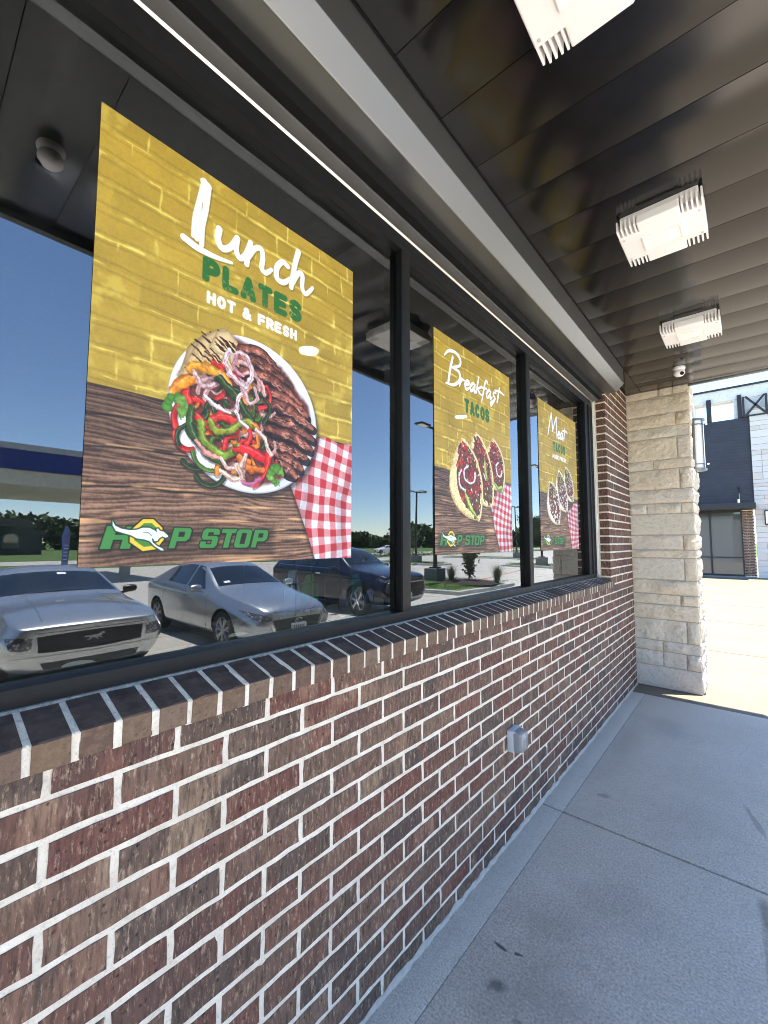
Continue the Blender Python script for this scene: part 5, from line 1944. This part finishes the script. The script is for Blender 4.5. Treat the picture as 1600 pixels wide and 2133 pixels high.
def island(x0, y0, x1, y1, nm):
    o = MB().box((x0, y0, LOT - .02), (x1, y1, LOT + .14), None, 0, .05).build('kerb_island', 'kerb_concrete', None, smooth=True)
    tag(o, kind='structure')
    g = MB()
    n, m_ = 26, 14
    vs, fs = [], []
    for i in range(n + 1):
        for j in range(m_ + 1):
            u, v = i / n, j / m_
            d = min(u, 1 - u, v * (y1 - y0) / (x1 - x0), (1 - v) * (y1 - y0) / (x1 - x0))
            vs.append((x0 + .16 + (x1 - x0 - .32) * u, y0 + .16 + (y1 - y0 - .32) * v, LOT + .135 + .10 * min(1, d * 8) + rv.uniform(-.012, .012)))
    for i in range(n):
        for j in range(m_):
            p = i * (m_ + 1) + j
            fs.append((p, p + m_ + 1, p + m_ + 2, p + 1))
    o = g.add(vs, fs).build('grass_mound', 'grass', None, smooth=True, fixn=False)
    tag(o, kind='structure')
    b = MB()
    for k in range(nm):
        x, y = rv.uniform(x0 + .2, x1 - .2), rv.uniform(y0 + .2, y1 - .2)
        h, a = rv.uniform(.05, .12), rv.uniform(0, 6.28)
        s = .008
        z = LOT + .20
        b.add([(x - s * math.cos(a), y - s * math.sin(a), z), (x + s * math.cos(a), y + s * math.sin(a), z), (x + rv.uniform(-.04, .04), y + rv.uniform(-.04, .04), z + h)], [(0, 1, 2)])
    o = b.build('grass_blades', 'blade_green', None, fixn=False)
    tag(o, kind='stuff')


island(6.58, 13.35, 12.71, 18.01, 5200)
island(18.03, 28.86, 24.54, 31.25, 1500)
island(9.02, 31.68, 13.79, 33.85, 1200)
island(16.94, 45.35, 28.33, 47.31, 800)
o = MB().lathe([(1.25, 0), (1.1, .05), (.4, .09), (.05, .10)], (7.83, 16.0, LOT + .225), 2, 22).build('mulch_bed', 'mulch', None, smooth=True)
tag(o, kind='structure')


def lamp_post(x, y, top, label, hs_=1.0):
    t = thing('lamp_post', label, 'lamp post', (x, y, LOT), 'parking lot lamp posts')
    w_ = .33
    box('concrete_base', (-w_, -w_, 0), (w_, w_, .76), 'base_concrete', t, .02)
    box('base_plate', (-.19, -.19, .7602), (.19, .19, .83), 'pole_black', t, .01)
    b = MB()
    H = top - LOT
    n = 4
    vs = [(sx * .065, sy * .065, .83) for sx, sy in ((-1, -1), (1, -1), (1, 1), (-1, 1))] + [(sx * .048, sy * .048, H) for sx, sy in ((-1, -1), (1, -1), (1, 1), (-1, 1))]
    b.add(vs, [(0, 1, 5, 4), (1, 2, 6, 5), (2, 3, 7, 6), (3, 0, 4, 7), (4, 5, 6, 7), (0, 3, 2, 1)])
    b.build('pole', 'pole_black', t)
    box('crossarm', (-.05, -.55, H - .10), (.05, .55, H - .03), 'pole_black', t, .006)
    for (ax, ay) in ((0, -.9), (0, .9), (-.62, 0)):
        hd = box('lamp_head', (ax - .20, ay - .34, H - .085), (ax + .20, ay + .34, H - .005), 'pole_black', t, .02)
        box('diffuser', (ax - .15, ay - .28, H - .094), (ax + .15, ay + .28, H - .0855), 'lens_diffuser', hd, .002)
    return t


lamp_post(9.4, 15.9, 6.86, 'tall black lamp post on a thick concrete base, nearest of the lot lamps')
lamp_post(20.85, 30.05, 6.1, 'black lamp post on the grass island behind the nearest lamp post')
lamp_post(18.79, 46.22, 5.67, 'farthest black lamp post near the red kerb line')
lamp_post(10.76, 32.44, 7.46, 'black lamp post reflected beside the far window poster')


def leafy(name, label, cat, x, y, z, H, W_, n, leaf, stems, mat, group=None, ls=.05, trunk='trunk', low=.15):
    t = thing(name, label, cat, (x, y, z), group)
    b = MB()
    tips = []
    for k in range(stems):
        a = 6.28 * k / stems + rv.uniform(-.5, .5)
        d = W_ * rv.uniform(.15, .5)
        pts = [(0.02 * math.cos(a), .02 * math.sin(a), 0)]
        for s in (.35, .7, 1.0):
            pts.append((d * s * math.cos(a) + rv.uniform(-.04, .04) * W_, d * s * math.sin(a) + rv.uniform(-.04, .04) * W_, H * s * rv.uniform(.85, 1.0)))
        r0 = .012 * H
        b.tube(pts, [r0, r0 * .7, r0 * .45, r0 * .2], 6)
        tips.append(pts)
    b.build(trunk, 'bark', t, smooth=True)
    lf = MB()
    for k in range(n):
        pts = rv.choice(tips)
        s = low + (1 - low) * rv.random() ** .7
        i = min(2, int(s * 3))
        f = s * 3 - i
        c = Vector(pts[i]).lerp(Vector(pts[i + 1]), f) + Vector((rv.gauss(0, .10), rv.gauss(0, .10), rv.gauss(0, .05))) * W_
        L = ls * rv.uniform(.6, 1.5)
        d = Vector((rv.uniform(-1, 1), rv.uniform(-1, 1), rv.uniform(-.2, 1))).normalized()
        sd = d.cross(Vector((rv.uniform(-1, 1), rv.uniform(-1, 1), rv.uniform(-1, 1)))).normalized() * L * .28
        lf.add([c, c + d * L * .5 + sd, c + d * L, c + d * L * .5 - sd], [(0, 1, 2, 3)])
    lf.build('foliage', mat, t, fixn=False)
    return t


zi = LOT + .24
leafy('young_shrub', 'young leafy shrub with two thin stems on the grass island', 'shrub', 7.77, 16.27, zi, 1.55, .80, 1100, 0, 5, 'leaf_olive', None, .12)
for (x, y, lb) in ((8.42, 15.73, 'spiky tuft of ornamental grass left of the young shrub in the reflection'), (6.91, 16.93, 'spiky tuft of ornamental grass right of the young shrub in the reflection')):
    t = thing('grass_tuft', lb, 'ornamental grass', (x, y, zi - .05), 'ornamental grass tufts on the island')
    b = MB()
    for k in range(420):
        a, sp_ = rv.uniform(0, 6.28), rv.uniform(.05, .52)
        h = rv.uniform(.42, .85)
        p0 = Vector((rv.uniform(-.06, .06), rv.uniform(-.06, .06), 0))
        p1 = p0 + Vector((math.cos(a) * sp_ * .4, math.sin(a) * sp_ * .4, h * .65))
        p2 = p0 + Vector((math.cos(a) * sp_, math.sin(a) * sp_, h))
        s = Vector((-math.sin(a), math.cos(a), 0)) * .006
        b.add([p0 - s, p0 + s, p1 + s * .8, p1 - s * .8, p2], [(0, 1, 2, 3), (3, 2, 4)])
    b.build('blades', 'leaf_olive', t, fixn=False)
leafy('sapling', 'thin young tree behind the second lamp post in the reflection', 'tree', 24.54, 34.18, LOT, 3.7, 1.5, 700, 0, 6, 'leaf_green', None, .16, 'trunk', .35)
k = 0
for (x, y, H, W_) in ((35.39, 92, 7.6, 4.6), (30, 99, 7.2, 4.8), (37, 104, 8.2, 5), (27, 106, 6.6, 4)):
    leafy('lot_tree', ['dark bushy tree past the far end of the car park, beside the lamp post', 'rounded dark tree next to the tallest one past the car park', 'tallest dark tree past the far end of the car park', 'smallest dark tree past the far end of the car park'][k], 'tree', x, y, LOT, H, W_, 3500, 0, 8, 'leaf_far', 'trees past the car park', .38, 'trunk', .12)
    k += 1
# far wood that reads as one mass
b = MB()
for k in range(24000):
    s = rv.random()
    # runs along the far side of the fields
    p = Vector((150, -90, 0)).lerp(Vector((62, 210, 0)), s)
    hgt = 5.5 + 2.2 * math.sin(s * 37) + 1.3 * math.sin(s * 91 + 1) + rv.uniform(-.6, .6)
    c = p + Vector((rv.uniform(-4, 4), rv.uniform(-3, 3), LOT + hgt * rv.random() ** .75))
    L = rv.uniform(.25, .8)
    a = Vector((rv.uniform(-1, 1), rv.uniform(-1, 1), rv.uniform(-1, 1))).normalized()
    d = a.cross(Vector((rv.uniform(-1, 1), rv.uniform(-1, 1), rv.uniform(-1, 1)))).normalized()
    b.add([c - a * L - d * L * .6, c + a * L - d * L * .6, c + a * L + d * L * .6, c - a * L + d * L * .6], [(0, 1, 2, 3)])
tag(b.build('treeline', 'leaf_far', None, fixn=False), kind='stuff')
# roadside planting strip
b = MB()
for k in range(1500):
    c = Vector((rv.uniform(34.5, 38.5), rv.uniform(20, 86), LOT + rv.uniform(.02, .45)))
    L = rv.uniform(.08, .2)
    a = Vector((rv.uniform(-1, 1), rv.uniform(-1, 1), rv.uniform(-.5, 1))).normalized()
    d = a.cross(Vector((1, .3, .2))).normalized()
    b.add([c - d * L * .4, c + d * L * .4, c + a * L * 1.5], [(0, 1, 2)])
tag(b.build('verge_undergrowth', 'leaf_olive', None, fixn=False), kind='stuff')

# fuel station canopy across the lot
fc = thing('fuel_canopy', 'flat fuel canopy with grey, blue and cream fascia bands across the car park', 'fuel canopy', (21.8, -2, LOT))
for nm, z0, z1, mt, off in (('grey_band', 5.83, 6.09, 'canopy_grey', .03), ('blue_band', 4.98, 5.829, 'canopy_blue', 0), ('cream_band', 4.34, 4.979, 'canopy_cream', -.12)):
    box(nm, (-off, -12 - off, z0), (9 + off, 11.5 + off, z1), mt, fc)
for (x, y) in ((1.5, -8), (7.5, -8), (1.5, 9.9), (7.5, 9.9)):
    box('support_column', (x - .2, y - .2, 0), (x + .2, y + .2, 4.339), 'canopy_cream', fc, .02)

# dark house beyond the lawn
hz = thing('house', 'dark house front with gable and arched openings beyond the lawn', 'house', (76, 4.3, LOT - .03))
box('wall', (0, -12, 0), (9, 8.6, 4.0), 'house_dark', hz)
MB().prism([(-12.4, 4.0), (9.0, 4.0), (8.0, 5.15), (-11.5, 5.15)], 0, -.4, 9.4, None).build('roof', 'roof_grey', hz)
MB().prism([(-1.4, 4.001), (6.2, 4.001), (2.4, 5.0)], 0, -.9, -.41).build('gable', 'house_trim', hz)
for yc in (-6, -1.5, 2.4, 6.3):
    pl = [(yc - .9, .9), (yc + .9, .9), (yc + .9, 2.4)] + [(yc + .9 * math.cos(a), 2.4 + .7 * math.sin(a)) for a in np.linspace(.2, 2.94, 9)] + [(yc - .9, 2.4)]
    f = MB().prism(pl, 0, -.10, -.001).build('window', 'house_trim', hz)
    MB().prism([(yc + (a - yc) * .82, 1.0 + (c - .9) * .88) for a, c in pl], 0, -.115, -.1005).build('pane', 'far_glass', f)
box('side_wing', (1, 8.601, 0), (8, 9.9, 3.0), 'house_dark', hz)
MB().prism([(8.5, 3.0), (10.4, 3.0), (10.0, 3.6), (8.5, 3.6)], 0, .6, 8.4).build('wing_roof', 'roof_grey', hz)

# feather flag
fl = thing('feather_flag', 'tall blue feather flag with white stripes standing by the lawn', 'flag', (21.6, 5.05, LOT))
pts = [(0, 0, 0), (0, .05, 1.0), (0, .10, 1.8), (0, .10, 2.35), (0, .02, 2.62), (0, -.09, 2.66)]
MB().tube(pts, [.014, .012, .010, .008, .006, .005], 8).build('flag_pole', 'pole_black', fl, smooth=True)
vs, fs = [], []
n = 14
for i in range(n + 1):
    z = .62 + 2.0 * i / n
    wd = (.17 + .12 * i / n) * (1 if i < 12 else .8 - .25 * (i - 12))
    ye = np.interp(z, [0, 1, 1.8, 2.35, 2.62], [0, .05, .10, .10, .02])
    for j in range(5):
        vs.append((.03 * math.sin(z * 5 + j), ye - wd * j / 4 * 1.15, z))
for i in range(n):
    for j in range(4):
        fs.append((i * 5 + j, i * 5 + j + 1, i * 5 + j + 6, i * 5 + j + 5))
MB().add(vs, fs).build('banner', 'flag_blue', fl, smooth=True, fixn=False)
for k in range(9):
    z = .78 + .16 * k
    ye = np.interp(z, [0, 1, 1.8, 2.35, 2.62], [0, .05, .10, .10, .02])
    o = box('banner_stripe', (-.045, ye - .20, z), (-.040, ye - .04, z + .035), 'flag_white' if k < 7 else 'flag_red', fl)
box('weighted_base', (-.25, -.25, -.0), (.25, .25, .04), 'pole_black', fl, .01)

# ================================================================== SHOP BUILDING ACROSS THE PLAZA
YB = 25.89
fb = thing('retail_building', 'pale stone and black panel shop building across the sunlit plaza', 'building', (1.24, YB, 0))
X0 = 1.24


def fbox(name, x0, x1, z0, z1, y0, y1, mat, bev=0, par=None):
    return box(name, (x0 - X0, y0, z0), (x1 - X0, y1, z1), mat, par or fb, bev)


k = 0
z = 3.40
while z < 7.49:
    fbox('siding_board', -5.0, 1.235, z, min(z + .1455, 7.49), -.030 - .003 * (k % 2), .05, 'siding_dark', .002)
    z += .147
    k += 1
fbox('panel_backing', -5.0, 1.239, 3.38, 7.50, .051, .3, 'black_steel')
fbox('panel_edge', 1.236, 1.262, 3.38, 7.52, -.07, .05, 'black_steel')
fbox('awning', -5.0, 1.30, 3.14, 3.392, -1.25, .05, 'black_steel', .01)
MB().tube([(.76 - X0, -1.15, 3.39), (.74 - X0, -.04, 4.21)], .018, 8).build('awning_rod', 'black_steel', fb)
fbox('awning_rod_plate', .70, .82, 4.15, 4.28, -.055, -.030, 'black_steel')
fbox('awning_fixture', .69, .77, 3.393, 3.56, -1.19, -1.11, 'lamp_white', .02)
wnf = fbox('shop_window', -5.0, .80, .06, .135, -.01, .12, 'black_steel')
for (a, e, c, d) in ((-5.0, .80, 3.04, 3.139), (-5.0, .80, .90, .955), (-.44, -.37, .1351, 3.04), (.74, .80, .1351, 3.04), (-2.6, -2.53, .1351, 3.04)):
    fbox('window_bar', a, e, c, d, -.012 if c < 1 and d < 1 else -.010, .10, 'black_steel', 0, None)
for (a, e) in ((-2.53, -.44), (-.37, .74)):
    fbox('glass_pane', a, e, .956, 3.039, .06, .075, 'far_glass')
    fbox('glass_pane', a, e, .1352, .899, .06, .075, 'far_glass')
fbox('window_base', -5.0, 1.22, -.1, .059, -.14, .2, 'base_concrete')
fbox('pier_core', .801, 1.215, .059, 3.139, .03, .25, 'mortar')
bm_ = [brick_mesh(.196, .060, .08, 300 + s, 'brick_clay') for s in range(4)]
r_ = 0
z = .10
while z < 3.08:
    xs = .808 + (.10 if r_ % 2 else 0)
    for x in ([.808 + .1] if not r_ % 2 else [.808 + .049, .808 + .255]):
        o = link('brick', rb.choice(bm_), fb)
        o.rotation_euler = (0, 0, -math.pi / 2)
        o.location = (x - X0 + .003, .018, z + .03)
        if not r_ % 2 and x < 1.0:
            o2 = link('brick', rb.choice(bm_), fb)
            o2.rotation_euler = (0, 0, -math.pi / 2)
            o2.location = (x + .207 - X0, .018, z + .03)
    z += .0715
    r_ += 1
# stone face: coursed pale blocks, every block its own piece
fbox('stone_core', 1.263, 7.0, -.1, 7.9, -.05, .6, 'stone_mortar')
z = .02
SB = {}
cnt = 0
stq = MB()
while z < 7.8:
    h = rb.choice([.17, .22, .27, .33])
    h = min(h, 7.85 - z)
    x = 1.268
    while x < 6.9:
        L = rb.choice([.35, .5, .65, .85, 1.05])
        if x < 3.2 and cnt < 150:
            key = (round(h, 2), L)
            if key not in SB:
                SB[key] = MB().box((0, 0, 0), (L - .012, .06, h - .012), None, 0, .008).mesh('stone', 'white_stone')
            o = link('stone', SB[key], fb)
            o.location = (x - X0, -.085 + rb.uniform(-.012, .008), z)
            cnt += 1
        else:
            stq.box((x - X0, -.085 + rb.uniform(-.012, .008), z), (x - X0 + L - .012, -.03, z + h - .012), None, rb.random())
        x += L
    z += h
o = stq.build('distant_stones', 'white_stone', fb)
o['kind'] = 'stuff'
# open frame on the roof with posts and X lattice
fbox('roof_beam', -6.0, 7.0, 8.46, 9.02, .10, .6, 'white_render', .01)
fbox('beam_cap', -6.0, 7.0, 9.0205, 9.10, .02, .7, 'black_steel')
fbox('beam_drip', -6.0, 7.0, 8.40, 8.459, .14, .56, 'white_render', .01)
fbox('frame_wall', .72, 7.0, 7.5, 8.399, .16, .5, 'white_render')
fbox('frame_wall', -6.0, -.75, 7.5, 8.399, .16, .5, 'white_render')
for (a, e) in ((-.31, -.12), (.86, 1.02), (-1.9, -1.72)):
    fbox('frame_post', a, e, 7.505, 8.62, -.02, .095, 'black_steel', .006)
lt = MB()
zl0, zl1 = 7.56, 8.46
for x0 in (1.08, 2.02, 2.96):
    x1 = x0 + .80
    for (p, q) in (((x0, zl0), (x0, zl1)), ((x1, zl0), (x1, zl1)), ((x0 + .08, zl1), (x1 - .05, zl0 + .04)), ((x1 - .05, zl1 - .02), (x0 + .08, zl0))):
        d = Vector((q[0] - p[0], 0, q[1] - p[1])).normalized()
        s = Vector((d.z, 0, -d.x)) * .042
        A, B = Vector((p[0] - X0, -.12, p[1])), Vector((q[0] - X0, -.12, q[1]))
        u_ = Vector((0, .05, 0))
        qv = [A - s, A + s, B + s, B - s]
        bb = MB().add([v_ for v_ in qv] + [v_ + u_ for v_ in qv], [(0, 1, 2, 3), (7, 6, 5, 4), (0, 4, 5, 1), (1, 5, 6, 2), (2, 6, 7, 3), (3, 7, 4, 0)])
        bb.build('lattice_bar', 'black_steel', fb)
fbox('lattice_sill', 1.02, 7.0, 7.49, 7.555, -.16, -.055, 'black_steel')
wl_ = thing('wall_light', 'slim wall light on the pale stone of the far building', 'wall light', (1.70, YB - .09, 2.76))
box('back_plate', (-.12, -.03, -.33), (.12, .0, .33), 'black_steel', wl_, .006)
box('diffuser', (-.085, -.12, -.28), (.085, -.031, .28), 'lamp_white', wl_, .02)
for zz in (-.31, .285):
    box('end_cap', (-.10, -.13, zz), (.10, -.0305, zz + .025), 'black_steel', wl_, .004)

# half round sconce on the column's outer face
sc_ = thing('column_sconce', 'tall half round white sconce with dark metal frame on the limestone column', 'wall light', (PX1 + .012, 6.02, 2.755))
def half(r, z0, z1, nm, mat, par, cx=.02):
    pl = [(cx + r * math.cos(a), r * math.sin(a)) for a in np.linspace(-1.5708, 1.5708, 15)]
    o = MB().prism(pl, 2, z0, z1).build(nm, mat, par, smooth=True)
    return o
box('back_plate', (.0, -.10, -.30), (.0195, .10, .30), 'housing_paint', sc_, .004)
half(.078, -.275, .275, 'diffuser', 'lamp_white', sc_)
half(.092, .276, .300, 'end_cap', 'housing_paint', sc_)
half(.092, -.300, -.276, 'end_cap', 'housing_paint', sc_)
for zz in (-.235, .225):
    half(.083, zz, zz + .012, 'band', 'housing_paint', sc_)
for a in (-.62, .62):
    MB().tube([(.02 + .086 * math.cos(a), .086 * math.sin(a), -.28), (.02 + .086 * math.cos(a), .086 * math.sin(a), .28)], .006, 6).build('frame_bar', 'housing_paint', sc_)
for zz in (-.235, .225):
    MB().lathe([(.008, .0), (.010, .012), (.004, .02)], (.113, .0, zz + .006), 0, 8).build('finial', 'lamp_white', sc_)
